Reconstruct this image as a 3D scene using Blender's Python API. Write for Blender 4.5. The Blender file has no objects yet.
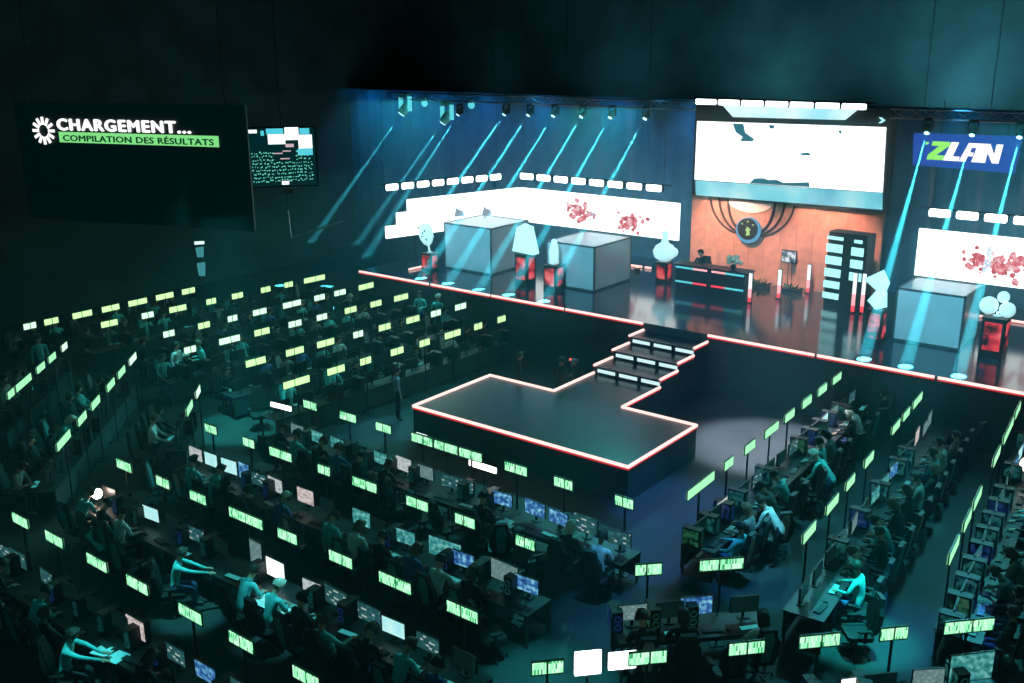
import bpy, bmesh, math, random
from mathutils import Vector, Matrix
random.seed(7)
SC = bpy.context.scene
COL = SC.collection
PI = math.pi
def R(d): return math.radians(d)

# ------------------------------------------------------------------ camera
FPX = 1007.0
cam_d = bpy.data.cameras.new('camera')
cam_d.sensor_width = 36.0
cam_d.lens = FPX * 36.0 / 1024.0
cam_d.clip_end = 300
CAM = bpy.data.objects.new('camera', cam_d)
COL.objects.link(CAM)
dY = Vector((819, -302.5, FPX)).normalized()
dX = Vector((1345, 289.5, -FPX)); dX = (dX - dX.dot(dY) * dY).normalized()
dZ = dX.cross(dY)
ROT = Matrix((dX, dY, dZ))                    # hall axes <- lens axes (x right, y down, z forward)
cx, cy, cz = ROT @ Vector((1, 0, 0)), ROT @ Vector((0, -1, 0)), ROT @ Vector((0, 0, -1))
CPOS = Vector((0, 0, 11.3))
CAM.matrix_world = Matrix(((cx.x, cy.x, cz.x, CPOS.x), (cx.y, cy.y, cz.y, CPOS.y), (cx.z, cy.z, cz.z, CPOS.z), (0, 0, 0, 1)))
SC.camera = CAM
def inview(p, m=45):
    q = ROT.transposed() @ (Vector(p) - CPOS)
    if q.z <= 0: return False
    x, y = 512 + FPX * q.x / q.z, 341.5 + FPX * q.y / q.z
    return -m < x < 1024 + m and -m < y < 683 + m

# ------------------------------------------------------------------ view, world, light
SC.view_settings.view_transform = 'Standard'
SC.view_settings.look = 'None'
SC.view_settings.gamma = 1.0
SC.view_settings.use_curve_mapping = False
SC.view_settings.exposure = 0.0
SC.cycles.use_denoising = True
SC.cycles.max_bounces = 6
SC.cycles.diffuse_bounces = 2
SC.cycles.glossy_bounces = 3
SC.cycles.volume_bounces = 0
SC.cycles.sample_clamp_indirect = 4.0
W = bpy.data.worlds.new('hall_air'); SC.world = W
W.use_nodes = True
wb = W.node_tree.nodes['Background']
wb.inputs[0].default_value = (0.05, 0.62, 0.58, 1)
wb.inputs[1].default_value = 0.07

def spot(name, loc, target, power, color, angle, blend=0.5, radius=0.1):
    d = bpy.data.lights.new(name, 'SPOT'); d.energy = power; d.color = color
    d.spot_size = R(angle); d.spot_blend = blend; d.shadow_soft_size = radius
    o = bpy.data.objects.new(name, d); COL.objects.link(o); o.location = loc
    o.rotation_euler = (Vector(target) - Vector(loc)).to_track_quat('-Z', 'Y').to_euler()
    return o
def area(name, loc, target, power, color, sx, sy):
    d = bpy.data.lights.new(name, 'AREA'); d.energy = power; d.color = color
    d.shape = 'RECTANGLE'; d.size = sx; d.size_y = sy
    o = bpy.data.objects.new(name, d); COL.objects.link(o); o.location = loc
    o.rotation_euler = (Vector(target) - Vector(loc)).to_track_quat('-Z', 'Y').to_euler()
    return o
# coloured spots overhead for lit floor patches; later entries added to brighten players
POOLS = [((-11.0, 26.0), 2.6, 420, (.62, .70, .85)), ((-10.9, 21.0), 2.2, 110, (.05, .20, .85)), ((-10.6, 18.0), 1.6, 90, (.06, .22, .9)),
         ((-9.6, 15.6), 1.5, 75, (.05, .30, .65)), ((-9.3, 13.0), 1.6, 110, (.05, .75, .75)), ((-5.3, 17.9), 1.3, 260, (.02, .75, .70)),
         ((-4.3, 18.6), 1.6, 80, (.03, .2, .8)), ((-7.9, 18.6), 1.3, 60, (.04, .35, .85)), ((-24.6, 17.7), 1.8, 190, (.05, .75, .70)),
         ((-20.9, 20.2), 1.3, 60, (.08, .3, .7)), ((-16.6, 10.4), .9, 90, (.10, .85, .85)), ((-15.6, 7.7), .8, 70, (.10, .85, .85)), ((-8.2, 19.3), .8, 60, (.15, .85, .95)), ((-8.3, 22.4), .9, 50, (.08, .85, .88)),
         ((-6.0, 23.6), .8, 60, (.08, .85, .88)), ((-28.7, 18.9), .9, 70, (.10, .9, .85)), ((-27.0, 28.9), .8, 60, (.10, .9, .85)), ((-3.4, 23.6), 1.1, 70, (.08, .8, .9)), ((-14.6, 11.0), 1.0, 60, (.12, .85, .9)), ((-15.2, 16.0), 1.1, 50, (.1, .8, .75)), ((-17.2, 22.3), 1.6, 30, (.04, .15, .9)), ((-14.6, 22.6), 1.5, 45, (.03, .16, .9))]  # spots put in to brighten players and give the catwalk blue patches
for (px, py), rad, pw, colr in POOLS:
    spot('unseen_spot', (px + 1.0, py - 0.5, 12.6), (px, py, 0), pw * 110, colr, 2 * math.degrees(math.atan(rad / 12.6)), 0.7, 0.15)
# unseen cyan, blue and warm washes over the stage and crowd
for x, y, tx, ty, pw, c in [(-30, 34, -28, 19, 6500, (.10, .85, .80)), (-20, 34, -20, 15, 10500, (.08, .85, .85)), (-6, 33, -7, 20, 3800, (.06, .80, .88)), (-12, 33, -10, 14, 2200, (.08, .75, .9))]:
    spot('crowd_fill', (x, y, 11.5), (tx, ty, 0.5), pw, c, 60, 1.0, 0.4)  # unseen fill added to brighten the crowd
for x in (-40, -37.5, -35, -32, -28.5, -24.5, -20.5):
    spot('drape_wash', (x, 37.2, 9.9), (x + .3, 38.9, 5.5), 800, (.01, .28, .70), 95, 1.0, 0.3)
for x, pw in ((-35, 90), (-27, 330), (-19, 800), (-11, 1700), (-3, 1500)):
    spot('wall_fill', (x, 39.8, 8.6), (x, 44, 12.0), pw, (.22, .62, .80), 130, 1.0, 0.3)  # unseen uplights added to lift the black back wall
for x in (-10, -6):
    spot('drape_wash', (x, 37.2, 9.9), (x + .3, 38.9, 5.5), 260, (.02, .40, .60), 95, 1.0, 0.3)
for x, pw in ((-18, 150), (-14, 120)):
    spot('panel_fill', (x, 34.6, 6.6), (x + .2, 37.4, 3.5), pw * 11, (1.0, .66, .56), 75, 0.8, 0.2)  # unseen warm fill that brightens the orange panel
for x, pw in ((-26, 260), (-20, 220), (-15, 160), (-9, 260)):
    spot('stage_wash', (x, 35.0, 9.5), (x - .5, 31.5, 2.0), pw, (.05, .45, .95), 70, 1.0, 0.3)

for x, tx, pw in ((-27, -27, 8500), (-20, -21.5, 7500), (-8, -8.5, 9500), (-14.5, -16, 8000)):
    spot('front_fill', (x, 21.5, 12.5), (tx, 33, 3), pw, (.20, .72, .95), 40, 1.0, 0.4)  # unseen cyan fill added to light booth fronts and the desk

# ------------------------------------------------------------------ materials
MATS = {}
def mat(name, col, rough=0.6, metal=0.0, var=0.25, scale=6.0, spec=0.4):
    if name in MATS: return MATS[name]
    m = bpy.data.materials.new(name); m.use_nodes = True
    nt = m.node_tree; b = nt.nodes['Principled BSDF']
    b.inputs['Roughness'].default_value = rough; b.inputs['Metallic'].default_value = metal
    b.inputs['Specular IOR Level'].default_value = spec
    tc = nt.nodes.new('ShaderNodeTexCoord'); nz = nt.nodes.new('ShaderNodeTexNoise')
    nz.inputs['Scale'].default_value = scale; nz.inputs['Detail'].default_value = 3
    rp = nt.nodes.new('ShaderNodeValToRGB')
    rp.color_ramp.elements[0].position = .3; rp.color_ramp.elements[1].position = .7
    rp.color_ramp.elements[0].color = tuple(c * (1 - var) for c in col) + (1,)
    rp.color_ramp.elements[1].color = tuple(min(1, c * (1 + var)) for c in col) + (1,)
    nt.links.new(tc.outputs['Object'], nz.inputs['Vector']); nt.links.new(nz.outputs['Fac'], rp.inputs['Fac'])
    nt.links.new(rp.outputs['Color'], b.inputs['Base Color'])
    MATS[name] = m; return m
def emis(name, col, strength):
    if name in MATS: return MATS[name]
    m = bpy.data.materials.new(name); m.use_nodes = True
    b = m.node_tree.nodes['Principled BSDF']
    b.inputs['Base Color'].default_value = (.02, .02, .02, 1); b.inputs['Roughness'].default_value = .5
    b.inputs['Emission Color'].default_value = tuple(col) + (1,); b.inputs['Emission Strength'].default_value = strength
    MATS[name] = m; return m
def picture(name, stops, strength, scale=(6, 6, 6), kind='noise', seed=0.0):
    """A lit screen whose picture is a procedural pattern."""
    if name in MATS: return MATS[name]
    m = bpy.data.materials.new(name); m.use_nodes = True
    nt = m.node_tree; b = nt.nodes['Principled BSDF']
    b.inputs['Base Color'].default_value = (.01, .01, .01, 1); b.inputs['Roughness'].default_value = .35
    tc = nt.nodes.new('ShaderNodeTexCoord'); mp = nt.nodes.new('ShaderNodeMapping')
    mp.inputs['Scale'].default_value = scale; mp.inputs['Location'].default_value = (seed, seed * .7, seed * 1.3)
    oi = nt.nodes.new('ShaderNodeObjectInfo'); add = nt.nodes.new('ShaderNodeVectorMath'); add.operation = 'MULTIPLY_ADD'
    cmb = nt.nodes.new('ShaderNodeCombineXYZ')
    nt.links.new(oi.outputs['Random'], cmb.inputs[0]); nt.links.new(oi.outputs['Random'], cmb.inputs[2])
    add.inputs[1].default_value = (9, 9, 9)
    nt.links.new(cmb.outputs[0], add.inputs[0])
    nt.links.new(tc.outputs['Object'], mp.inputs['Vector']); nt.links.new(mp.outputs[0], add.inputs[2])
    if kind == 'brick':
        sep = nt.nodes.new('ShaderNodeSeparateXYZ'); cb = nt.nodes.new('ShaderNodeCombineXYZ')
        nt.links.new(add.outputs[0], sep.inputs[0]); nt.links.new(sep.outputs[0], cb.inputs[0]); nt.links.new(sep.outputs[2], cb.inputs[1])
        t = nt.nodes.new('ShaderNodeTexWhiteNoise'); t.noise_dimensions = '2D'
        fl = nt.nodes.new('ShaderNodeVectorMath'); fl.operation = 'FLOOR'
        nt.links.new(cb.outputs[0], fl.inputs[0]); nt.links.new(fl.outputs[0], t.inputs['Vector']); fac = t.outputs['Value']
    else:
        t = nt.nodes.new('ShaderNodeTexNoise'); t.inputs['Scale'].default_value = 1.0; t.inputs['Detail'].default_value = 4
        nt.links.new(add.outputs[0], t.inputs['Vector']); fac = t.outputs['Fac']
    rp = nt.nodes.new('ShaderNodeValToRGB'); rp.color_ramp.interpolation = 'CONSTANT' if kind == 'brick' else 'LINEAR'
    e = rp.color_ramp.elements
    e[0].position, e[0].color = stops[0][0], tuple(stops[0][1]) + (1,)
    e[1].position, e[1].color = stops[-1][0], tuple(stops[-1][1]) + (1,)
    for p, c in stops[1:-1]:
        x = e.new(p); x.color = tuple(c) + (1,)
    nt.links.new(fac, rp.inputs['Fac']); nt.links.new(rp.outputs['Color'], b.inputs['Emission Color'])
    b.inputs['Emission Strength'].default_value = strength
    MATS[name] = m; return m

FLOOR = mat('dark_floor_paint', (.024, .030, .033), .6, 0, .25, .8)
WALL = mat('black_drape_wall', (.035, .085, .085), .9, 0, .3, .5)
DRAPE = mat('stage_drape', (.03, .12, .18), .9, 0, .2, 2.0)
STAGE_TOP = mat('gloss_black_stage', (.03, .04, .055), .13, 0, .3, 1.5, .9)
STAGE_SIDE = mat('black_stage_skirt', (.030, .042, .045), .8)
CAT_TOP = mat('catwalk_top', (.016, .022, .026), .28, 0, .4, 1.2, .45)
BLACK = mat('black_plastic', (.012, .013, .014), .45)
DGREY = mat('charcoal_metal', (.04, .043, .046), .4, .6)
STEEL = mat('brushed_steel', (.35, .37, .38), .35, .9)
TABLE = mat('black_laminate', (.018, .02, .022), .4)
CHAIRM = mat('chair_leather', (.014, .015, .017), .5)
CHAIRT = mat('chair_teal_trim', (.03, .22, .24), .5)
CHAIRW = mat('chair_grey_trim', (.28, .30, .31), .5)
SKIN = mat('skin', (.42, .27, .20), .55, 0, .08, 9)
HAIRD = mat('dark_hair', (.02, .015, .012), .6)
HAIRB = mat('brown_hair', (.09, .055, .03), .6)
HAIRL = mat('light_hair', (.55, .52, .46), .6)
SHOE = mat('shoes', (.05, .05, .055), .6)
JEANS = mat('blue_jeans', (.04, .07, .18), .8)
DTROUS = mat('dark_trousers', (.02, .022, .026), .8)
T_DARK = mat('black_top', (.015, .016, .018), .8)
T_TEAL = mat('teal_top', (.10, .50, .50), .8)
T_PALE = mat('pale_top', (.62, .68, .68), .8)
T_BLUE = mat('blue_top', (.04, .10, .26), .8)
T_GREY = mat('grey_top', (.16, .18, .18), .8)
ORANGE = mat('orange_wood_panel', (.62, .25, .16), .6, 0, .18, 3)
DARKARC = mat('dark_arch_paint', (.05, .02, .02), .6)
CREAM = mat('cream_paint', (.85, .62, .48), .6, 0, .05)
GLASSY = mat('frosted_booth_panel', (.52, .58, .62), .18, 0, .08, 1.2, .6)
EDGE = mat('booth_edge', (.10, .13, .14), .4, .5)
WHITE = mat('white_card', (.80, .84, .84), .5, 0, .05)
PADM = mat('teal_white_pad', (.45, .72, .74), .6, 0, .15, 14)
PLANT = mat('leaf_green', (.05, .14, .08), .6)
REDCLOTH = mat('red_cloth', (.50, .03, .03), .8)
GREENB = mat('green_bottle', (.25, .5, .08), .3)
CYANB = mat('cyan_bottle', (.15, .6, .62), .3)

E_SIGN = {'y': emis('sign_light_lime', (.56, 1.0, .42), 1.4), 'm': emis('sign_light_mint', (.38, 1.0, .52), 1.15), 'w': emis('sign_light_white', (.62, 1.0, .74), 1.4)}
E_LETTER = picture('sign_light_lettered', [(0.0, (.04, .36, .14)), (.22, (.30, 1.0, .48)), (.6, (.55, 1.0, .68))], 1.2, (36, 5, 9.6), 'brick')
E_NEON = emis('neon_red', (1.0, .66, .62), 1.5)
E_NEONR = emis('neon_red_edge', (1.0, .03, .04), .55)
E_LED = emis('led_wall_white', (.86, 1.0, 1.0), 2.2)
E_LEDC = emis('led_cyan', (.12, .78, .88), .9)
E_LAMP = emis('blinder_lamp', (.90, 1.0, 1.0), 5.0)
E_SCREEN = emis('main_screen_white', (.90, 1.0, 1.0), 2.0)
E_SCREEND = emis('main_screen_dark_shape', (.03, .22, .30), .7)
E_RED = picture('red_art', [(.35, (.45, .03, .05)), (.5, (.85, .16, .20)), (.65, (1, .7, .75))], .9, (5, 5, 5))
E_REDP = picture('red_pedestal_light', [(.42, (.015, .0, .0)), (.56, (.8, .03, .05)), (.8, (1, .35, .32))], .8, (2, 2, 2.5))
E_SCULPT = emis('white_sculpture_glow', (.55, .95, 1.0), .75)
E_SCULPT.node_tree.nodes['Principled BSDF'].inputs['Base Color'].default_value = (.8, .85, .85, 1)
E_TUBEW = emis('tube_white', (.80, .95, 1.0), 1.3)
E_TUBEP = emis('tube_pink', (1.0, .42, .45), 1.3)
E_TUBER = emis('tube_red', (1.0, .05, .09), 1.0)
E_BLUE = emis('sign_blue', (.02, .09, .52), .75)
E_GREENZ = emis('z_green', (.32, .95, .14), 1.0)
E_WHITE = emis('text_white', (1, 1, 1), 1.3)
E_WARM = emis('warm_white', (1, .93, .86), 3.5)
E_PINKW = emis('pink_white_tube', (1, .86, .88), 3.0)
E_BAR = emis('caption_bar_green', (.28, .95, .30), .8)
E_BLACK = emis('black_led_face', (0, .0042, .0046), 1.0)
E_PAN = emis('tower_panel', (.42, .95, 1.0), 1.25)
E_DOT = emis('head_lens', (.45, 1.0, 1.0), 3.0)
CYANLIT = mat('cyan_lit_shell', (.12, .50, .52), .4)  # cyan light falling on the housings, painted into their base colour
E_RING = emis('medallion_ring', (.10, .45, .75), .8)
E_EMBLEM = emis('medallion_emblem', (.55, .95, .25), .8)
E_REDDOT = emis('red_tally', (1, .08, .06), 2.5)
E_MAGENTA = emis('magenta_led', (.9, .1, .9), 2.0)
E_FANB = emis('blue_led', (.04, .16, 1.0), .12)
E_FANT = emis('teal_led', (.08, .85, .85), .07)
E_FANG = emis('green_led', (.10, .8, .35), .06)
SCR = {
 'off': picture('screen_off', [(.3, (.002, .012, .012)), (.7, (.004, .02, .02))], .5, (3, 3, 3)),
 'white': picture('screen_white', [(.2, (.85, .95, .95)), (.5, (.9, 1, 1)), (.8, (.95, 1, 1))], 1.5, (3, 3, 3)),
 'page': picture('screen_page', [(.0, (.35, .42, .42)), (.25, (.60, .70, .70)), (.6, (.72, .82, .82))], .75, (40, 1, 40), 'brick'),
 'pink': picture('screen_pink_page', [(.0, (.45, .36, .36)), (.3, (.72, .64, .62)), (.6, (.80, .74, .72))], .8, (26, 1, 30), 'brick'),
 'game': picture('screen_game', [(.3, (.01, .10, .11)), (.5, (.05, .36, .36)), (.62, (.20, .62, .60)), (.75, (.5, .9, .85))], .75, (9, 9, 9)),
 'dark': picture('screen_dark', [(.0, (.02, .10, .11)), (.7, (.05, .19, .20)), (.9, (.5, .65, .65))], .7, (14, 1, 26), 'brick'),
 'grey': picture('screen_grey', [(.0, (.14, .26, .27)), (.5, (.20, .34, .35)), (.85, (.3, .45, .45))], .7, (30, 1, 30), 'brick'),
 'blue': picture('screen_blue', [(.3, (.01, .03, .16)), (.5, (.04, .18, .50)), (.66, (.3, .8, .95))], .8, (10, 10, 10)),
 'cyan': picture('screen_cyan', [(.2, (.30, .85, .88)), (.6, (.55, .98, 1)), (.8, (.8, 1, 1))], .95, (5, 5, 5)),
}
SCR_LOOK = {'off': 'almost black picture', 'white': 'bright white picture', 'page': 'pale grey page', 'pink': 'pinkish page', 'game': 'teal game picture', 'dark': 'dark menu picture', 'grey': 'dim grey page', 'blue': 'blue game picture', 'cyan': 'pale cyan picture'}

# ------------------------------------------------------------------ mesh helpers
class MB:
    def __init__(s): s.v = []; s.f = []; s.m = []
    def add(s, vs, fs, mi=0):
        n = len(s.v); s.v += [tuple(v) for v in vs]; s.f += [tuple(i + n for i in f) for f in fs]; s.m += [mi] * len(fs); return s
    def box(s, c, d, mi=0, rz=0, bev=0.0):
        hx, hy, hz = d[0] / 2, d[1] / 2, d[2] / 2
        b = min(bev, hx * .8, hy * .8) if bev else 0
        ca, sa = math.cos(rz), math.sin(rz)
        if b <= 0:
            P = [(-hx, -hy), (hx, -hy), (hx, hy), (-hx, hy)]
        else:
            P = [(-hx + b, -hy), (hx - b, -hy), (hx, -hy + b), (hx, hy - b), (hx - b, hy), (-hx + b, hy), (-hx, hy - b), (-hx, -hy + b)]
        P = [(c[0] + x * ca - y * sa, c[1] + x * sa + y * ca) for x, y in P]
        return s.prism(P, c[2] - hz, c[2] + hz, mi)
    def prism(s, P, z0, z1, mi=0, mtop=None):
        n = len(P)
        vs = [(x, y, z0) for x, y in P] + [(x, y, z1) for x, y in P]
        s.add(vs, [tuple(range(n))[::-1]] + [(i, (i + 1) % n, n + (i + 1) % n, n + i) for i in range(n)], mi)
        k = len(s.v) - n
        s.f.append(tuple(range(k, k + n))); s.m.append(mi if mtop is None else mtop)
        return s
    def plate(s, P, y0, y1, mi=0):
        """polygon in the x-z plane given thickness along y"""
        n = len(P)
        vs = [(x, y0, z) for x, z in P] + [(x, y1, z) for x, z in P]
        return s.add(vs, [tuple(range(n)), tuple(range(2 * n - 1, n - 1, -1))] + [(i, n + i, n + (i + 1) % n, (i + 1) % n) for i in range(n)], mi)
    def tube(s, a, b, r, n=8, mi=0, r2=None):
        a, b = Vector(a), Vector(b); d = (b - a).normalized(); r2 = r if r2 is None else r2
        u = d.orthogonal().normalized(); w = d.cross(u)
        vs = [a + (u * math.cos(2 * PI * i / n) + w * math.sin(2 * PI * i / n)) * r for i in range(n)]
        vs += [b + (u * math.cos(2 * PI * i / n) + w * math.sin(2 * PI * i / n)) * r2 for i in range(n)]
        return s.add(vs, [(i, (i + 1) % n, n + (i + 1) % n, n + i) for i in range(n)] + [tuple(range(n))[::-1], tuple(range(n, 2 * n))], mi)
    def path(s, pts, r, n=6, mi=0):
        for a, b in zip(pts, pts[1:]): s.tube(a, b, r, n, mi)
        return s
    def lathe(s, prof, c=(0, 0, 0), n=14, mi=0, sx=1, sy=1):
        vs = []
        for r, z in prof:
            for i in range(n): vs.append((c[0] + r * sx * math.cos(2 * PI * i / n), c[1] + r * sy * math.sin(2 * PI * i / n), c[2] + z))
        fs = []
        for k in range(len(prof) - 1):
            for i in range(n): fs.append((k * n + i, k * n + (i + 1) % n, (k + 1) * n + (i + 1) % n, (k + 1) * n + i))
        fs += [tuple(range(n))[::-1], tuple(range((len(prof) - 1) * n, len(prof) * n))]
        return s.add(vs, fs, mi)
    def ball(s, c, r, n=10, mi=0, sc=(1, 1, 1)):
        k = max(5, n // 2 + 1)
        prof = [(max(.001, math.sin(PI * i / k)) * r, -math.cos(PI * i / k) * r * sc[2]) for i in range(k + 1)]
        return s.lathe(prof, c, n, mi, sc[0], sc[1])
    def xf(s, M, start=0):
        for i in range(start, len(s.v)): s.v[i] = tuple(M @ Vector(s.v[i]))
        return s
    def mesh(s, name, mats, smooth=False):
        me = bpy.data.meshes.new(name); me.from_pydata(s.v, [], s.f)
        for m in (mats if isinstance(mats, (list, tuple)) else [mats]): me.materials.append(m)
        me.polygons.foreach_set('material_index', s.m)
        bm = bmesh.new(); bm.from_mesh(me); bmesh.ops.recalc_face_normals(bm, faces=bm.faces)
        bm.to_mesh(me); bm.free()
        if smooth: me.polygons.foreach_set('use_smooth', [True] * len(me.polygons))
        me.update(); return me
    def build(s, name, mats, parent=None, smooth=False):
        return link(name, s.mesh(name, mats, smooth), parent)
def link(name, me, parent=None):
    o = bpy.data.objects.new(name, me); COL.objects.link(o)
    if parent is not None: o.parent = parent
    return o
def tag(o, label=None, cat=None, group=None, kind=None):
    if label: o['label'] = label
    if cat: o['category'] = cat
    if group: o['group'] = group
    if kind: o['kind'] = kind
    return o
def thing(name, label, cat, loc=(0, 0, 0), rz=0.0, group=None):
    o = bpy.data.objects.new(name, None); COL.objects.link(o)
    o.empty_display_size = .2; o.location = loc; o.rotation_euler = (0, 0, rz)
    return tag(o, label, cat, group)
def copy_tree(o, parent=None, kids=None):
    c = o.copy(); COL.objects.link(c)
    if parent is not None: c.parent = parent
    for ch in list(o.children): copy_tree(ch, c)
    return c
def struct(name, mb, mats): return tag(mb.build(name, mats), kind='structure')
ORD = ['first', 'second', 'third', 'fourth', 'fifth', 'sixth', 'seventh', 'eighth', 'ninth', 'tenth', 'eleventh', 'twelfth', 'thirteenth', 'fourteenth', 'fifteenth', 'sixteenth', 'seventeenth', 'eighteenth', 'nineteenth', 'twentieth']
def text_mesh(body, width, height, depth=.02, bold=0.0):
    cu = bpy.data.curves.new('lettering', 'FONT'); cu.body = body; cu.space_character = 1.16 if bold > .02 else 1.06; cu.extrude = .01
    cu.resolution_u = 3
    o = bpy.data.objects.new('lettering', cu); COL.objects.link(o)
    me = bpy.data.meshes.new_from_object(o.evaluated_get(bpy.context.evaluated_depsgraph_get()))
    bpy.data.objects.remove(o)
    xs = [v.co.x for v in me.vertices]; ys = [v.co.y for v in me.vertices]
    x0, w, y0, h = min(xs), max(xs) - min(xs), min(ys), max(ys) - min(ys)
    for v in me.vertices:
        v.co = ((v.co.x - x0) / w * width, -depth * (1 if v.co.z > 0 else 0), (v.co.y - y0) / h * height)
    if bold > 0:                                   # heavier strokes: the same outline again, shifted a little
        bm = bmesh.new()
        for dx, dz in ((0, 0), (-bold, 0), (bold, 0), (0, bold * .6), (0, -bold * .6)):
            me.transform(Matrix.Translation((dx, dx * .01, dz))); bm.from_mesh(me); me.transform(Matrix.Translation((-dx, -dx * .01, -dz)))
        bm.to_mesh(me); bm.free()
    return me

# ------------------------------------------------------------------ the hall
struct('floor', MB().prism([(-42, -3), (8, -3), (8, 44), (-42, 44)], -.1, 0), FLOOR)
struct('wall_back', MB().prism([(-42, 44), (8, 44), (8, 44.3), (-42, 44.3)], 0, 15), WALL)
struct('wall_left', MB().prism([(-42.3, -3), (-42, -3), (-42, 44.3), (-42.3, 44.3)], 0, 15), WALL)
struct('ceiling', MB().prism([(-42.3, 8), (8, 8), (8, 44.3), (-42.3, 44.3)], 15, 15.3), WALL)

STZ, STY = 2.0, 29.35
st = MB(); st.prism([(-31.3, STY), (4, STY), (4, 43), (-31.3, 43)], 0, STZ, 1, 0)
stage = struct('stage_floor', st, [STAGE_TOP, STAGE_SIDE])
def neon(parent, a, b, w=.092):
    a, b = Vector(a), Vector(b)
    o = MB().tube(a, b, w / 2, 8).build('neon_tube', E_NEON, parent)
    d = (b - a).normalized(); s = Vector((0, 0, -1)) * (w * .75)
    e = MB().tube(a + s, b + s, w * .34, 6).build('red_diffuser', E_NEONR, o)
    return o
for a, b in [(-31.2, -27.2), (-27.05, -24.0), (-23.9, -20.5), (-20.4, -17.15), (-14.65, -11.0), (-10.9, -7.4), (-7.3, -3.9), (-3.8, 0)]:
    neon(stage, (a, STY - .04, STZ - .02), (b, STY - .04, STZ - .02))
for y in (36.95,):
    for a, b in [(-22.9, -21.75), (-21.6, -21.3), (-8.4, -7.75), (-7.1, -6.3)]:
        neon(stage, (a, y, STZ + .06), (b, y, STZ + .06), .09)
neon(stage, (-29.5, 30.6, STZ + .06), (-29.4, 32.1, STZ + .06), .09)

# drape behind the stage
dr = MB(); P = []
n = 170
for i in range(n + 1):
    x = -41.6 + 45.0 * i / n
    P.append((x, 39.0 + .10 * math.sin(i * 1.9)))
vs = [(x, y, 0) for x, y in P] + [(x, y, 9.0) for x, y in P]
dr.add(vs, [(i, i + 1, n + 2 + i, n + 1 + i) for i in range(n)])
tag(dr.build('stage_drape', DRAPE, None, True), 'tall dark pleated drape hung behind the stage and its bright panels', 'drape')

# ------------------------------------------------------------------ catwalk
cw = thing('catwalk', 'low T shaped black catwalk outlined in red neon, with steps up to stage', 'catwalk', (-15.9, 22.2, 0))
def rel(pts, o=(-15.9, 22.2)): return [(x - o[0], y - o[1]) for x, y in pts]
TP = [(-19.67, 20.37), (-12.21, 20.37), (-12.21, 24.02), (-14.67, 24.02), (-14.67, 26.25), (-17.13, 26.25), (-17.13, 24.0), (-19.67, 24.0)]
MB().prism(rel(TP), 0, .97, 1, 0).build('deck', [CAT_TOP, STAGE_SIDE], cw)
for k, (y0, y1) in enumerate([(26.25, 27.35), (27.35, 28.4), (28.4, 29.34)]):
    z = 1.22 + .25 * k
    s = MB().prism(rel([(-17.13, y0), (-14.67, y0), (-14.67, y1), (-17.13, y1)]), 0, z, 1, 0).build('step', [CAT_TOP, STAGE_SIDE], cw)
    for j in range(3):
        x = -16.95 + .82 * j
        MB().box((x + .30 + 15.9 - 0, y0 - 22.2 - .012, z - .12), (.66, .02, .11), 0, 0, 0).build('step_light', emis('step_light', (.65, .97, 1.0), [1.0, 1.5, .7][k]), s)
    for xx in (-17.13, -14.67):
        neon(s, (xx + 15.9, y0 - 22.2, z + .03), (xx + 15.9, y1 - 22.2, z + .03))
deck = cw.children[0]
NP = [(-17.13, 26.25), (-17.13, 24.0), (-19.67, 24.0), (-19.67, 20.37), (-12.21, 20.37), (-12.21, 24.02), (-14.67, 24.02), (-14.67, 26.25)]
for a, b in zip(NP, NP[1:]):
    (ax, ay), (bx, by) = rel([a])[0], rel([b])[0]
    neon(cw, (ax, ay, 1.0), (bx, by, 1.0))

# ------------------------------------------------------------------ LED walls
def led_facet(name, label, a, b, bands, group, blobs=(), white=E_LED):
    """a lit wall standing from a to b; bands = (t0, t1, z0, z1) along it"""
    a, b = Vector(a + (0,)), Vector(b + (0,)); L = (b - a).length
    t = thing(name, label, 'led wall', (a.x, a.y, 0), math.atan2(b.y - a.y, b.x - a.x), group)
    for t0, t1, z0, z1 in bands:
        p = MB().box(((t0 + t1) / 2 * 1.0, .06, (z0 + z1) / 2), (t1 - t0, .12, z1 - z0)).build('led_panel', white, t)
    for px in (0.4, L / 2, L - .4):
        MB().box((px, .16, 1.75), (.06, .06, 3.4)).build('support_leg', DGREY, t)
    for k, (bx, bz, br, nb) in enumerate(blobs):
        m = MB(); rr = random.Random(k + 5)
        for _ in range(nb):
            x, z = bx + rr.gauss(0, br * .55), bz + rr.gauss(0, br * .38)
            if not (bands[0][2] + .05 < z < bands[0][3] - .05): continue
            s_ = rr.uniform(.05, .15) * br / .5
            q = [(x + s_ * math.cos(q_) * rr.uniform(.6, 1.2), z + s_ * math.sin(q_) * rr.uniform(.6, 1.2)) for q_ in [i * PI / 3 for i in range(6)]]
            m.plate(q, -.012 - .0006 * _, -.004)
        m.build('red_tree_picture', E_RED, t)
    return t
led_facet('led_wall', 'long white lit wall panel with red trees behind the left glass booths', (-28.4, 37.0), (-20.1, 37.0), [(0, 8.3, 3.37, 4.93)], 'white lit wall panels', [(3.35, 4.1, .55, 60), (6.0, 3.95, .5, 55)])
lf = led_facet('led_wall', 'white lit wall wing with stepped outer edge at the stage left end', (-30.0, 31.2), (-28.4, 37.0), [(0, 6.0, 4.41, 4.93), (-.55, 6.0, 3.89, 4.41), (-1.1, 6.0, 3.37, 3.89)], 'white lit wall panels')
for bx, bz in ((2.6, 4.05), (4.1, 3.95)):
    MB().plate([(bx - .25, bz - .1), (bx + .3, bz - .12), (bx + .22, bz + .12), (bx, bz + .2), (bx - .12, bz + .32), (bx - .2, bz + .1)], -.012, -.004).build('grey_picture', emis('grey_art', (.30, .38, .50), .8), lf)
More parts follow.
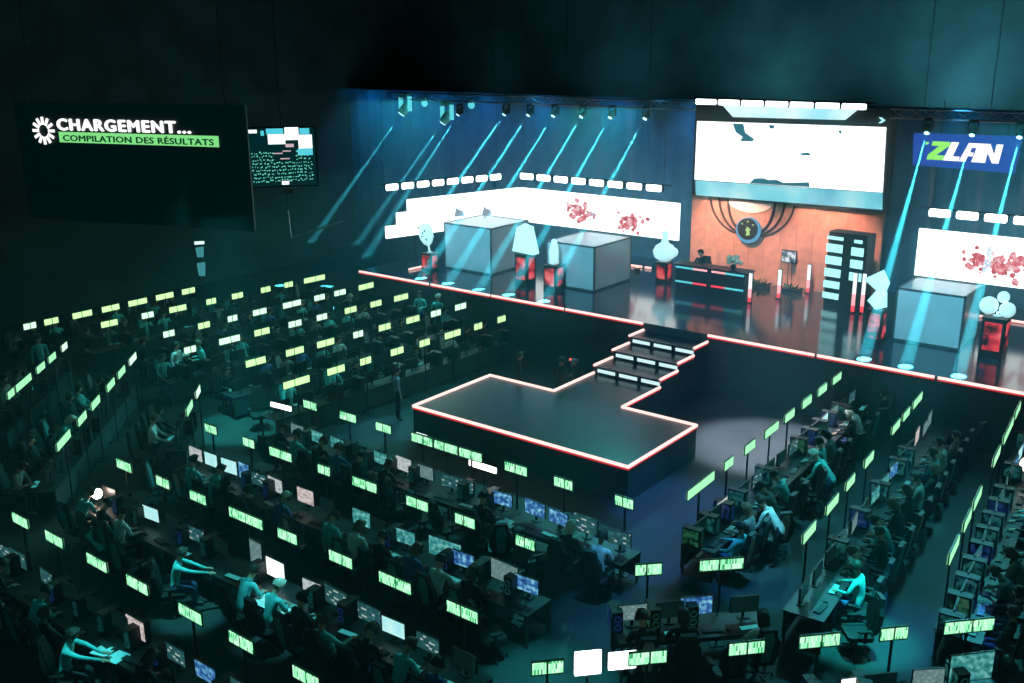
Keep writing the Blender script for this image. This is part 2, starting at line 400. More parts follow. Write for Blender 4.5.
led_facet('led_wall', 'white lit wall panel with a row of red trees under the blue sign', (-10.45, 37.0), (-2.6, 37.0), [(0, 7.85, 3.2, 4.9)], 'white lit wall panels', [(2.2, 3.95, .5, 50), (3.1, 4.0, .55, 60), (4.3, 4.0, .6, 55), (5.5, 4.05, .5, 50)])

# blinder lamps on their bars
def lamp_bar(name, label, a, b, z, group):
    a3, b3 = Vector((a[0], a[1], 0)), Vector((b[0], b[1], 0))
    L = (b3 - a3).length
    t = thing(name, label, 'lighting bar', (a[0], a[1], z), math.atan2(b[1] - a[1], b[0] - a[0]), group)
    MB().tube((-.2, .17, .12), (L + .2, .17, .12), .035).build('pipe', DGREY, t)
    for q in (.15, L - .15):
        MB().tube((q, .17, .12), (q, .17, 9.35 - z), .012, 5).build('hanging_cable', DGREY, t)
    return t, L
def lamps(bar, L, n, w, h, label):
    for i in range(n):
        x = L * (i + .5) / n
        l = thing('blinder_lamp', label(i), 'lamp', (0, 0, 0), 0, 'lit white blinder lamps')
        l.parent = None
        M = Matrix.Translation(bar.location) @ Matrix.Rotation(bar.rotation_euler[2], 4, 'Z')
        l.location = M @ Vector((x, 0, 0)); l.rotation_euler = bar.rotation_euler
        q = w * .5; e = h * .5; c = e * .35
        pr = [(-q + c, -e), (q - c, -e), (q, -e + c), (q, e - c), (q - c, e), (-q + c, e), (-q, e - c), (-q, -e + c)]
        MB().plate([(x_ * 1.05, z_ * 1.12) for x_, z_ in pr], -.06, .11).build('housing', BLACK, l)
        MB().plate(pr, -.10, -.055).build('lamp_face', E_LAMP, l)
        MB().box((0, .14, .09), (.08, .07, .05)).build('clamp', DGREY, l)
bar, L = lamp_bar('lamp_bar', 'bar of eight white lamps above the stepped lit wall wing', (-30.55, 30.3), (-28.85, 36.2), 5.5, 'bars of white lamps')
lamps(bar, L, 8, .58, .26, lambda i: f'white blinder lamp above the stepped wall wing, {ORD[i]} from its outer end')
bar, L = lamp_bar('lamp_bar', 'bar of eight white lamps above the long white lit wall', (-28.35, 36.9), (-20.75, 36.9), 5.5, 'bars of white lamps')
lamps(bar, L, 8, .72, .27, lambda i: f'white blinder lamp above the long lit wall, {ORD[i]} from left')
bar, L = lamp_bar('lamp_bar', 'bar of seven white lamps along the top of the main screen', (-19.4, 36.7), (-12.55, 36.7), 9.08, 'bars of white lamps')
lamps(bar, L, 7, .88, .2, lambda i: f'flat white lamp over the main screen, {ORD[i]} from left')
bar, L = lamp_bar('lamp_bar', 'bar of white lamps between the blue sign and lit wall', (-10.25, 37.0), (-2.9, 37.0), 5.52, 'bars of white lamps')
lamps(bar, L, 8, .72, .27, lambda i: f'white blinder lamp under the blue sign, {ORD[i]} from left')

# ------------------------------------------------------------------ main screen and orange back panel
ms = thing('main_screen', 'huge white projection screen with cyan lower strip over the orange stage panel', 'screen', (-15.6, 36.9, 0))
def mx(x): return x + 15.6
MB().box((0, .25, 7.15), (7.9, .3, 3.66)).build('frame', BLACK, ms)
MB().plate([(mx(-19.4), 5.98), (mx(-11.85), 6.08), (mx(-11.95), 8.38), (mx(-19.4), 8.30)], .0, .09).build('screen_surface', E_SCREEN, ms)
MB().plate([(mx(-19.3), 5.36), (mx(-11.8), 5.46), (mx(-11.85), 6.05), (mx(-19.35), 5.94)], -.02, .09).build('lower_strip', picture('strip_cyan', [(.3, (.08, .50, .70)), (.5, (.25, .80, .92)), (.7, (.55, .97, 1))], .9, (.6, .6, .6)), ms)
MB().plate([(mx(-18.35), 8.98), (mx(-17.85), 8.52), (mx(-13.45), 8.58), (mx(-12.95), 9.02)], -.02, .1).build('header_panel', picture('header_cyan', [(.35, (.35, .80, .92)), (.55, (.7, 1, 1))], 1.1, (.5, .5, .5)), ms)
MB().plate([(mx(-12.12), 8.52), (mx(-11.98), 8.62), (mx(-12.12), 8.72), (mx(-12.22), 8.72), (mx(-12.09), 8.62), (mx(-12.22), 8.52)], -.03, .02).build('arrow_mark', E_PAN, ms)
MB().plate([(mx(-17.85), 8.28), (mx(-17.4), 8.28), (mx(-17.3), 7.95), (mx(-16.9), 7.72), (mx(-17.0), 7.62), (mx(-17.5), 7.62), (mx(-17.4), 7.78), (mx(-17.7), 7.95)], -.012, .0).build('screen_picture', E_SCREEND, ms)
MB().plate([(mx(-16.35), 8.28), (mx(-16.1), 8.28), (mx(-16.15), 8.15), (mx(-16.3), 8.15)], -.012, .0).build('screen_picture', E_SCREEND, ms)
MB().plate([(mx(-17.0), 6.02), (mx(-16.8), 6.22), (mx(-16.45), 6.26), (mx(-16.2), 6.2), (mx(-15.9), 6.24), (mx(-15.6), 6.14), (mx(-14.6), 6.24), (mx(-14.55), 6.06)], -.012, .0).build('screen_picture', E_SCREEND, ms)
MB().plate([(mx(-15.1), 7.28), (mx(-14.7), 7.34), (mx(-14.6), 7.24), (mx(-14.9), 7.22)], -.012, .0).build('screen_picture', E_SCREEND, ms)
MB().plate([(mx(-13.65), 8.2), (mx(-13.5), 8.2), (mx(-13.55), 8.05)], -.012, .0).build('screen_picture', E_SCREEND, ms)
bp = thing('stage_back_panel', 'orange wooden stage panel with dark curved bands under the main screen', 'panel', (-15.75, 37.3, STZ))
m = MB()
for i in range(12): m.box((-3.6 + .655 * i, .06, 1.72), (.645, .1, 3.44))
m.build('wood_panel', ORANGE, bp)
for sgn in (-1, 1):
    for rx, w_ in ((.75, .05), (1.15, .045), (1.55, .04)):
        pts = []
        for i in range(11):
            a = i / 10 * PI / 2
            pts.append((-1.3 + sgn * (.25 + rx * math.sin(PI / 2 - a) * 1.0), -.02, 3.4 - (1.55 + .18 * rx) * math.sin(a) * .82))
        MB().path([Vector(p) for p in pts], w_ * 1.1, 6).build('curved_band', DARKARC, bp)
m = MB(); m.plate([(-1.35 + 1.05 * math.cos(PI + PI * i / 16), 3.42 + .62 * math.sin(PI + PI * i / 16)) for i in range(17)], -.05, .0)
m.build('pale_half_disc', CREAM, bp)
md = thing('medallion', 'round dark medallion with blue rim and green emblem on the orange panel', 'emblem', (-17.05, 37.12, 4.12))
def disc(r, n=28, cz_=0, cx_=0): return [(cx_ + r * math.cos(2 * PI * i / n), cz_ + r * math.sin(2 * PI * i / n)) for i in range(n)]
MB().plate(disc(.52), 0, .1).build('rim', E_RING, md)
MB().plate(disc(.43, 28, .05), -.04, .02).build('face', BLACK, md)
m = MB()
m.plate([(-.06, -.22), (.12, -.18), (.08, -.02), (.14, .04), (-.02, .16), (-.08, .0), (-.02, -.06)], -.06, -.035)
for k in range(3):
    a = R(40 + 50 * k); m.plate([(.30 * math.cos(a - .12), .05 + .30 * math.sin(a - .12)), (.36 * math.cos(a), .05 + .36 * math.sin(a)), (.30 * math.cos(a + .12), .05 + .30 * math.sin(a + .12)), (.25 * math.cos(a), .05 + .25 * math.sin(a))], -.06, -.035)
m.build('green_emblem', E_EMBLEM, md)
# desk
dk = thing('presenter_desk', 'long black presenter desk with two lit pink and cyan strips', 'desk', (-17.1, 34.4, STZ))
MB().box((0, 0, .53), (3.0, .6, 1.06), 0, 0, .04).build('body', BLACK, dk)
MB().box((0, 0, 1.085), (3.1, .72, .05), 0, 0, .04).build('desk_top', DGREY, dk)
for z in (.98, .42):
    for x0, x1, mm in ((-1.45, -.7, E_LEDC), (-.7, -.12, E_TUBEP if z > .5 else E_TUBER), (.08, .65, E_TUBEP if z > .5 else E_TUBER), (.65, 1.4, E_LEDC)):
        MB().box(((x0 + x1) / 2, -.31, z), (x1 - x0, .03, .07)).build('light_strip', mm, dk)
fl = thing('flower_cluster', 'cluster of small pale rounded shapes standing on the black presenter desk', 'ornament', (-16.3, 34.4, STZ + 1.11))
MB().lathe([(.07, 0), (.11, .1), (.09, .2)], (0, 0, 0), 12).build('pot', DGREY, fl)
for k in range(9):
    a = k * 2.4; r = .08 + .025 * k
    MB().ball((r * math.cos(a), r * .6 * math.sin(a), .26 + .07 * (k % 4)), .10, 8).build('pale_bloom', CREAM, fl, True)
# light tubes
def light_tube(x, y, label, h=1.12):
    t = thing('light_tube', label, 'light', (x, y, STZ), 0, 'upright light tubes on the stage')
    MB().lathe([(.12, 0), (.12, .03), (.05, .05)], (0, 0, 0), 12).build('base', BLACK, t)
    MB().box((0, .06, h / 2 + .03), (.16, .04, h)).build('back_channel', BLACK, t)
    for z0, z1, mm in ((.05, .22, E_TUBER), (.22, .55, E_TUBEP), (.55, h, E_TUBEW)):
        MB().tube((0, 0, z0 * h / 1.12), (0, 0, z1 if z1 == h else z1 * h / 1.12), .065, 10).build('lit_tube', mm, t)
for x, y, l in [(-15.42, 34.07, 'pink and white light tube beside the presenter desk'), (-14.81, 35.29, 'pink and white light tube, middle of three before the orange panel'), (-14.28, 36.8, 'pink and white light tube nearest the orange panel'), (-11.84, 34.9, 'light tube before the cyan panelled tower, on its left side'), (-11.55, 35.0, 'light tube before the cyan panelled tower, on its right side')]:
    light_tube(x, y, l, 1.12 if x < -12 else 1.45)
# small monitor on a stand, greenery
t = thing('stand_monitor', 'small monitor on a thin stand before the orange panel', 'monitor', (-15.2, 37.0, STZ))
MB().tube((0, 0, 0), (0, 0, 1.1), .02).build('pole', DGREY, t)
MB().lathe([(.2, 0), (.2, .03)], (0, 0, 0), 10).build('base', BLACK, t)
MB().box((0, 0, 1.3), (.62, .08, .5), 0, 0, .02).build('casing', BLACK, t)
MB().box((0, -.045, 1.3), (.54, .02, .42)).build('screen', picture('bw_screen', [(.40, (.01, .02, .04)), (.5, (.2, .3, .35)), (.56, (.9, .95, 1))], .9, (4, 4, 4)), t)
MB().path([Vector((.1, .05, 1.05)), Vector((.14, .05, .4)), Vector((.22, .03, .02))], .012).build('cable', BLACK, t)
for x, l in ((-16.2, 'low green plant clump beside the desk'), (-14.9, 'low green plant clump under the stand monitor')):
    t = thing('plant_clump', l, 'plant', (x - .0, 36.6, STZ), 0, 'plants along the orange panel')
    m = MB()
    for k in range(26):
        a = k * 2.4; r = .35 + .25 * (k % 3) / 2
        p0 = Vector((.6 * .6 * math.cos(a) * (k % 5) / 4, .1 * math.sin(a), .1)); p1 = p0 + Vector((r * math.cos(a) * .6, r * .3 * math.sin(a), .12 + .05 * (k % 4)))
        m.add([p0 + Vector((0, .03, 0)), p0 + Vector((0, -.03, 0)), (p0 + p1) / 2 + Vector((0, -.06, .05)), p1, (p0 + p1) / 2 + Vector((0, .06, .05))], [(0, 1, 2, 3, 4)])
    m.build('leaves', PLANT, t)
    MB().box((0, 0, .06), (.9, .24, .12), 0, 0, .03).build('trough', DGREY, t)
# tower with lit panels
tw = thing('light_tower', 'dark tower with two columns of glowing cyan panels right of orange panel', 'light tower', (-12.55, 35.5, STZ), R(-6))
MB().box((0.1, .35, 1.36), (1.5, .7, 2.72), 0, 0, .05).build('body', BLACK, tw)
for k in range(6):
    z = [2.5, 2.13, 1.68, 1.22, .78, .36][k]; h = [.12, .3, .3, .3, .26, .22][k]
    MB().box((-.36, -.01, z), (.62, .04, h), 0).build('lit_panel', E_PAN, tw)
    if k < 4: MB().box((.52, -.01, z - .02), (.46 if k else .3, .04, h)).build('lit_panel', E_PAN, tw)

# ------------------------------------------------------------------ glass booths
def booth(label, x, y, w, d, h):
    t = thing('player_booth', label, 'booth', (x, y, STZ), 0, 'frosted player booths on the stage')
    MB().box((0, -d / 2 + .03, h / 2 + .03), (w - .12, .04, h - .1)).build('front_panel', GLASSY, t)
    MB().box((0, d / 2 - .03, h / 2 + .03), (w - .12, .04, h - .1)).build('back_panel', GLASSY, t)
    for s in (-1, 1): MB().box((s * (w / 2 - .03), 0, h / 2 + .03), (.04, d - .12, h - .1)).build('side_panel', GLASSY, t)
    MB().box((0, 0, h), (w - .06, d - .06, .05)).build('roof_panel', GLASSY, t)
    m = MB()
    for sx in (-1, 1):
        for sy in (-1, 1): m.box((sx * (w / 2 - .03), sy * (d / 2 - .03), h / 2), (.06, .06, h))
        m.box((sx * (w / 2 - .03), 0, h + .01), (.06, d, .06)); m.box((sx * (w / 2 - .03), 0, .03), (.06, d, .06))
    for sy in (-1, 1):
        m.box((0, sy * (d / 2 - .03), h + .01), (w, .06, .06)); m.box((0, sy * (d / 2 - .03), .03), (w, .06, .06))
    m.build('frame', EDGE, t)
    return t
booth('frosted white player booth nearest the stepped lit wall', -27.35, 33.25, 2.6, 2.6, 1.95)
booth('frosted player booth in the middle, before the long lit wall', -22.1, 33.35, 2.3, 2.7, 1.76)
booth('frosted player booth at the right end, before the red tree wall', -8.55, 33.3, 2.1, 2.0, 1.72)

# ------------------------------------------------------------------ pedestals and white sculptures
def pedestal(label, x, y, w, h):
    t = thing('pedestal', label, 'pedestal', (x, y, STZ), 0, 'black pedestals with red lit fronts')
    MB().box((0, 0, h / 2), (w, w, h), 0, 0, .02).build('body', BLACK, t)
    MB().box((0, -w / 2 - .005, h * .55), (w * .72, .02, h * .72)).build('red_front', E_REDP, t)
    MB().box((w / 2 + .005, 0, h * .55), (.02, w * .6, h * .7)).build('red_front', E_REDP, t)
    MB().box((0, 0, h + .012), (w + .04, w + .04, .025)).build('cap', DGREY, t)
PED = [('s1', -28.9, 31.3, .55, .72, 'beside the stepped lit wall'), ('s2', -24.0, 31.6, .62, 1.25, 'between the two left booths'), ('s3', -22.55, 31.55, .6, .98, 'before the middle booth'),
       ('s4', -19.75, 35.3, .5, .8, 'beside the presenter desk'), ('s5', -9.95, 31.7, .5, 1.12, 'left of the right hand booth'), ('s6', -6.6, 32.5, .68, 1.22, 'right of the right hand booth')]
TOP = {}
for k, x, y, w, h, wh in PED:
    pedestal('black pedestal with red glowing front, ' + wh, x, y, w, h); TOP[k] = (x, y, STZ + h + .025)
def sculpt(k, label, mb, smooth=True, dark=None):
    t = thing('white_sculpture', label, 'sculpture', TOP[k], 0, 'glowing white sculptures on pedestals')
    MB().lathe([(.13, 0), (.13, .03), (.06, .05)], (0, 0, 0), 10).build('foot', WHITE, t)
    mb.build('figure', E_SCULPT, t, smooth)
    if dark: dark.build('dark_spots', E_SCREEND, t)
m = MB(); m.lathe([(.06, .03), (.05, .3), (.22, .4), (.36, .62), (.40, .9), (.32, 1.15), (.12, 1.32)], (0, 0, 0), 12, 0, 1, .5)
m.xf(Matrix.Rotation(R(-14), 4, 'Y'))
dk_ = MB()
for a, b in ((-.1, .7), (.1, .95), (-.22, 1.05), (.12, .6), (-.02, .85)): dk_.ball((a - b * .22, -.19, b), .045, 6)
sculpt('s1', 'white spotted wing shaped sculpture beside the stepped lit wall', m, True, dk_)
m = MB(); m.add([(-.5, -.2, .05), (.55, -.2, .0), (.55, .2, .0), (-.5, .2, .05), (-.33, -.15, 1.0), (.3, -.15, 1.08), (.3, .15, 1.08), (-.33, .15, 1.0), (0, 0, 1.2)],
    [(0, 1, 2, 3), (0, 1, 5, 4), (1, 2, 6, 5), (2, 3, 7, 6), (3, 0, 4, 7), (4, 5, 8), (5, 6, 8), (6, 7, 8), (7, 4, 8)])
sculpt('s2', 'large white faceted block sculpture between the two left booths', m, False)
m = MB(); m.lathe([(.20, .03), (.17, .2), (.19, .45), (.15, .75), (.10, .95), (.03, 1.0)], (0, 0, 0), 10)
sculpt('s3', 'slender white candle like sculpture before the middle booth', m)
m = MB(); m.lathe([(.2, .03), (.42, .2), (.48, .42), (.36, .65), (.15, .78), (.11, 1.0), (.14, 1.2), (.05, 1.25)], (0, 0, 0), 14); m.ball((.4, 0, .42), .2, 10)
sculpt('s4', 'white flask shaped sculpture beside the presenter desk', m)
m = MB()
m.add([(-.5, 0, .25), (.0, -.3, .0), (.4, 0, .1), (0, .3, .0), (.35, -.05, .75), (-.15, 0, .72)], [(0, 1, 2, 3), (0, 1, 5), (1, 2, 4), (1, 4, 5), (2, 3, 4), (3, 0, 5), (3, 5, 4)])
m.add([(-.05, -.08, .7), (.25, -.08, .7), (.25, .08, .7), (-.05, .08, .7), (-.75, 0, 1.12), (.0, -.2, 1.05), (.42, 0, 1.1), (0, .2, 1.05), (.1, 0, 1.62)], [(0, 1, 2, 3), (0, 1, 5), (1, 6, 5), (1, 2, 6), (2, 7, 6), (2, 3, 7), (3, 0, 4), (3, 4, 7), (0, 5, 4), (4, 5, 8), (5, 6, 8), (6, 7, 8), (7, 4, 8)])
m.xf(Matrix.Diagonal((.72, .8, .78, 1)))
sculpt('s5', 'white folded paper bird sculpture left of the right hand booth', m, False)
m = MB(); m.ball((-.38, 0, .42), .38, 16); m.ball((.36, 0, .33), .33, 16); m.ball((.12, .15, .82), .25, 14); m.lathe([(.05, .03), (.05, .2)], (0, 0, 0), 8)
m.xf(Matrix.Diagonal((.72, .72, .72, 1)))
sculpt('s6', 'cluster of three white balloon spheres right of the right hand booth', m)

# ------------------------------------------------------------------ blue letter sign
zs = thing('blue_banner_sign', 'hanging blue sign with a green Z and white LAN letters', 'sign', (-10.7, 36.3, 7.15))
MB().plate([(0, .05), (3.25, -.02), (3.35, 1.18), (-.08, 1.12)], 0, .12).build('panel', E_BLUE, zs)
def zpoly(pts, x0, sx=1.0, sh_=.16): return [((x0 + x * sx + sh_ * z * .9) * .9 - .05, .27 + z * .62) for x, z in pts]
zm = MB(); zm.plate(zpoly([(0, 0), (.62, 0), (.62, .26), (.30, .26), (.66, .78), (.66, 1.0), (.02, 1.0), (.02, .76), (.30, .76), (0, .26)], .55), -.03, .0)
zm.plate([(.36, .75), (.46, .8), (.44, .86), (.36, .84)], -.03, 0)
zm.build('green_letter', E_GREENZ, zs)
lm = MB()
lm.plate(zpoly([(0, 0), (.55, 0), (.55, .24), (.30, .24), (.36, 1.0), (.10, 1.0)], 1.15), -.03, 0)
lm.plate(zpoly([(0, 0), (.22, 0), (.26, .3), (.42, .3), (.42, .5), (.28, .5), (.30, .76), (.46, .76), (.46, .5), (.44, 0), (.68, 0), (.70, 1.0), (.14, 1.0)], 1.72), -.03, 0)
lm.plate(zpoly([(0, 0), (.22, 0), (.22, .55), (.46, 0), (.68, 0), (.68, 1.0), (.46, 1.0), (.46, .45), (.24, 1.0), (0, 1.0)], 2.42, 1.0, .10), -.03, 0)
lm.build('white_letters', E_WHITE, zs)
for x in (.3, 1.6, 2.9): MB().tube((x, .06, 1.1), (x, .06, 2.2), .012, 5).build('hanging_cable', DGREY, zs)

# ------------------------------------------------------------------ trusses and beams
def truss(label, a, b, sz=.3, name='lighting_truss'):
    a, b = Vector(a), Vector(b); L = (b - a).length
    t = thing(name, label, 'truss', a, math.atan2(b.y - a.y, b.x - a.x), 'lighting trusses')
    m = MB(); h = sz / 2
    for y in (-h, h):
        for z in (-h, h): m.tube((0, y, z), (L, y, z), .025, 6)
    m.build('chords', STEEL, t)
    m = MB(); k = int(L / .5)
    for i in range(k):
        x0, x1 = L * i / k, L * (i + 1) / k
        s = 1 if i % 2 else -1
        m.tube((x0, -h, -s * h), (x1, -h, s * h), .012, 4); m.tube((x0, s * h, h), (x1, -s * h, h), .012, 4); m.tube((x0, h, s * h), (x1, h, -s * h), .012, 4)
    m.build('lattice', STEEL, t)
    m = MB()
    for i in range(4):
        x = L * (i + .5) / 4; m.tube((x, 0, h), (x, 0, 14.9 - a.z), .012, 4)
    m.build('hanging_cable', DGREY, t)
    return t
truss('long lighting truss over the left half of the stage', (-34.4, 35.1, 9.0), (-18.6, 35.1, 9.0))
truss('lighting truss over the blue sign', (-11.2, 35.1, 9.0), (-3.0, 35.1, 9.0))
BEAMC = (.10, .80, .95)
def moving_head(src, tgt, power, label, color=BEAMC, big=False, ang=3.2):
    src, tgt = Vector(src), Vector(tgt)
    t = thing('moving_head_light', label, 'spotlight', src, 0, 'moving head spotlights')
    s = 1.9 if big else 1.0
    d = (tgt - src).normalized()
    shell = CYANLIT if big else BLACK
    MB().box((0, 0, .30 * s), (.26 * s, .2 * s, .10 * s), 0, 0, .02).build('base', shell, t)
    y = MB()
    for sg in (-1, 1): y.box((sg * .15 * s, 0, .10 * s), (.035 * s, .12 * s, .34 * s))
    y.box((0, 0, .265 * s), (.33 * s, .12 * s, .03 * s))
    y.build('yoke', E_LEDC if big else shell, t)  # big yokes glow to imitate the strong cyan light on them
    q = MB(); q.lathe([(.07 * s, -.18 * s), (.11 * s, -.1 * s), (.12 * s, .08 * s), (.10 * s, .17 * s)], (0, 0, 0), 12)
    q.xf(d.to_track_quat('Z', 'Y').to_matrix().to_4x4()).build('head', shell, t, True)
    q = MB(); q.lathe([(.085 * s, .172 * s), (.085 * s, .185 * s)], (0, 0, 0), 12)
    q.xf(d.to_track_quat('Z', 'Y').to_matrix().to_4x4()).build('lens', E_DOT, t)
    sp = spot('beam', src + d * .45 * s, tgt, power, color, ang, .3, .015)
    return t
HX = [(-30.24, 8.4), (-27.6, 8.5), (-26.3, 8.52), (-25.0, 8.54), (-23.6, 8.56), (-22.2, 8.58), (-20.6, 8.6)]
HT = [(-33.3, 29.6, 0), (-29.7, 29.9, 2), (-28.1, 29.85, 2), (-26.57, 29.8, 2), (-24.9, 29.75, 2), (-23.4, 29.75, 2), (-21.7, 29.75, 2)]
BP = 620000
for i, ((x, z), tg) in enumerate(zip(HX, HT)):
    moving_head((x, 35, z), tg, BP * (1.0 if i else .5), f'small moving head under the long truss, {ORD[i]} from left in the row of cyan beams')
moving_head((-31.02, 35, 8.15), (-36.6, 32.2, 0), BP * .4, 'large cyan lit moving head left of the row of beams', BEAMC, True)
moving_head((-33.6, 35.0, 8.45), (-38.6, 31.0, 0), BP * .45, 'outermost large cyan lit moving head at the left end of truss', BEAMC, True)
for x, tg, l in [(-9.95, (-9.6, 29.75, 2), 'moving head at the left corner of the blue sign'), (-8.55, (-8.35, 29.75, 2), 'moving head above the middle of the blue sign'), (-7.15, (-6.85, 29.75, 2), 'moving head at the right corner of the blue sign')]:
    moving_head((x, 35, 8.55), tg, BP * 1.2, l)
for x, z, l in ((-32.2, 8.72, 'round cyan lamp hanging at the left tip of long truss'), (-29.4, 8.72, 'round cyan lamp hanging near the first thin beam')):
    t = thing('hanging_lamp', l, 'lamp', (x, 34.8, z), 0, 'round lamps on the long truss')
    MB().ball((0, 0, 0), .16, 12).build('glass', E_LEDC, t, True)
    MB().lathe([(.12, .10), (.1, .3), (.05, .34)], (0, 0, 0), 12).build('cap', CYANLIT, t, True)
# small orange uplights before the lit walls
for i, (x, tx) in enumerate([(-25.4, -26.2), (-23.1, -24.0), (-21.6, -22.4), (-9.9, -10.1), (-8.4, -8.5), (-7.2, -7.1)]):
    y = 36.3
    t = thing('floor_uplight', ('small orange uplight before the long lit wall, %s from left' % ORD[i]) if i < 3 else ('small orange uplight behind the right booth, %s from left' % ORD[i - 3]), 'uplight', (x, y, STZ), 0, 'orange uplights')
    MB().lathe([(.11, 0), (.12, .14), (.09, .16)], (0, 0, 0), 12).build('housing', BLACK, t)
    MB().lathe([(.07, .161), (.07, .17)], (0, 0, 0), 12).build('lens', emis('orange_lens', (1, .5, .25), 2.0), t)
    spot('orange_beam', (x, y, STZ + .2), (tx, y + .2, 9), 60000, (1, .28, .12), 2.4, .3, .04)

# ------------------------------------------------------------------ left: caption screen, hanging picture screen
A0 = Vector((-32.69, 17.5, 0)); ang = R(18.63)
cs = thing('caption_screen', 'black hanging LED screen with white loading text and green caption bar', 'screen', A0, ang)
MB().box((2.75, .10, 7.6), (9.0, .08, 3.9)).build('panel', E_BLACK, cs)
tm = text_mesh('CHARGEMENT...', 5.2, .36, .03, .028); tm.materials.append(E_WHITE)
o = link('white_lettering', tm, cs); o.location = (0, .04, 8.66)
MB().plate([(0, 8.26), (6.2, 8.26), (6.2, 8.60), (0, 8.60)], .03, .055).build('green_bar', E_BAR, cs)
tm = text_mesh('COMPILATION DES RÉSULTATS', 5.85, .24, .02, .010); tm.materials.append(emis('caption_dark', (.0, .10, .03), .5))
o = link('dark_lettering', tm, cs); o.location = (.18, .025, 8.31)
m = MB()
for k in range(12):
    a = 2 * PI * k / 12; c_, s_ = math.cos(a), math.sin(a); w_ = .045
    m.plate([(-.62 + .2 * c_ - w_ * s_, 8.62 + .2 * s_ + w_ * c_), (-.62 + .2 * c_ + w_ * s_, 8.62 + .2 * s_ - w_ * c_), (-.62 + .45 * c_ + w_ * s_, 8.62 + .45 * s_ - w_ * c_), (-.62 + .45 * c_ - w_ * s_, 8.62 + .45 * s_ + w_ * c_)], .02, .05)
m.build('loading_wheel', E_WHITE, cs)
for x in (-1, 6.5): MB().tube((x, .10, 9.5), (x, .10, 14.9), .015, 5).build('hanging_cable', DGREY, cs)

hp = Vector((-30.1, 24.7, 0))
vy = Vector((-hp.x, -hp.y)); hang = math.atan2(hp.x * -1, hp.y) + 0  # faces the seats at the camera end
hs = thing('hanging_screen', 'small hanging screen showing the whole hall from above', 'screen', hp, math.atan2(30.1, 24.7))
MB().box((0, .08, 7.3), (2.5, .1, 2.25)).build('casing', BLACK, hs)
MB().plate([(-1.2, 6.24), (1.2, 6.24), (1.2, 8.36), (-1.2, 8.36)], .0, .028).build('screen_surface', emis('feed_black', (.0, .03, .035), .6), hs)
rr = random.Random(3)
def feed(name, col, st_, rects):
    m = MB()
    for x, z, w_, h_ in rects: m.plate([(x, z), (x + w_, z), (x + w_, z + h_), (x, z + h_)], -.012, .0)
    tag(m.build(name, emis('feed_' + name, col, st_), hs), None, None, None, 'stuff' if len(rects) > 50 else None)
feed('white_picture', (.9, 1, 1), 1.6, [(-.5, 7.78, .62, .36), (.12, 7.92, .50, .46), (.6, 7.6, .50, .50), (-1.18, 8.2, .3, .12), (-.1, 6.28, .26, .13)])
feed('cyan_picture', (.10, .70, .85), .9, [(-.55, 8.15, .62, .2), (-.75, 8.1, .12, .18), (.66, 8.12, .36, .22), (.55, 7.35, .55, .24)])
feed('red_picture', (.8, .55, .62), .8, [(-.35, 7.42, .35, .04), (-.1, 7.22, .34, .04), (.0, 7.5, .3, .04), (.12, 7.66, .3, .12)])
rects = []
for r_ in range(9):
    for k in range(26):
        x = -1.12 + 2.2 * k / 26 + rr.uniform(-.03, .03); z = 6.4 + .13 * r_ + (.04 * k / 26) + rr.uniform(-.03, .03)
        if -.35 < x < .45 and z > 7.1: continue
        if z > 7.62: continue
        rects.append((x, z, rr.uniform(.02, .06), rr.uniform(.025, .05)))
feed('teal_picture', (.18, .85, .65), .9, rects)
MB().tube((0, .1, 8.4), (0, .1, 14.9), .02, 5).build('hanging_cable', DGREY, hs)
MB().box((.1, .05, 6.02), (.34, .12, .16)).build('speaker', mat('dark_red_box', (.12, .02, .02), .6), hs)
t = thing('hanging_rail', 'bent grey metal rail hanging under the small screen', 'rail', hp + Vector((.0, .0, 0)), math.atan2(30.1, 24.7))
MB().path([Vector((.05, 0, 5.3)), Vector((.1, 0, 4.25)), Vector((2.1, .3, 4.75))], .03, 6).build('rail', STEEL, t)
MB().tube((.05, 0, 5.25), (.05, .05, 6.0), .015, 5).build('hanging_cable', DGREY, t)
t = thing('hanging_banner', 'narrow pale banner with a white top bar hanging behind the far wall row', 'banner', (-37.6, 25.9, 0), math.atan2(37.6, 25.9))
MB().box((0, 0, 3.02), (.42, .12, .12)).build('top_light', emis('banner_bar', (.7, 1, 1), 1.2), t)
for z, h in ((2.62, .45), (1.85, .6)):
    MB().plate([(-.15, z - h / 2), (.12, z - h / 2 - .03), (.17, z + h / 2), (-.19, z + h / 2 - .03)], -.02, .02).build('pale_cloth', emis('banner_cloth', (.08, .42, .48), .6), t)
MB().tube((0, .05, 0), (0, .05, 3.0), .025, 6).build('pole', DGREY, t)
MB().lathe([(.25, 0), (.25, .03)], (0, .05, 0), 10).build('base', DGREY, t)

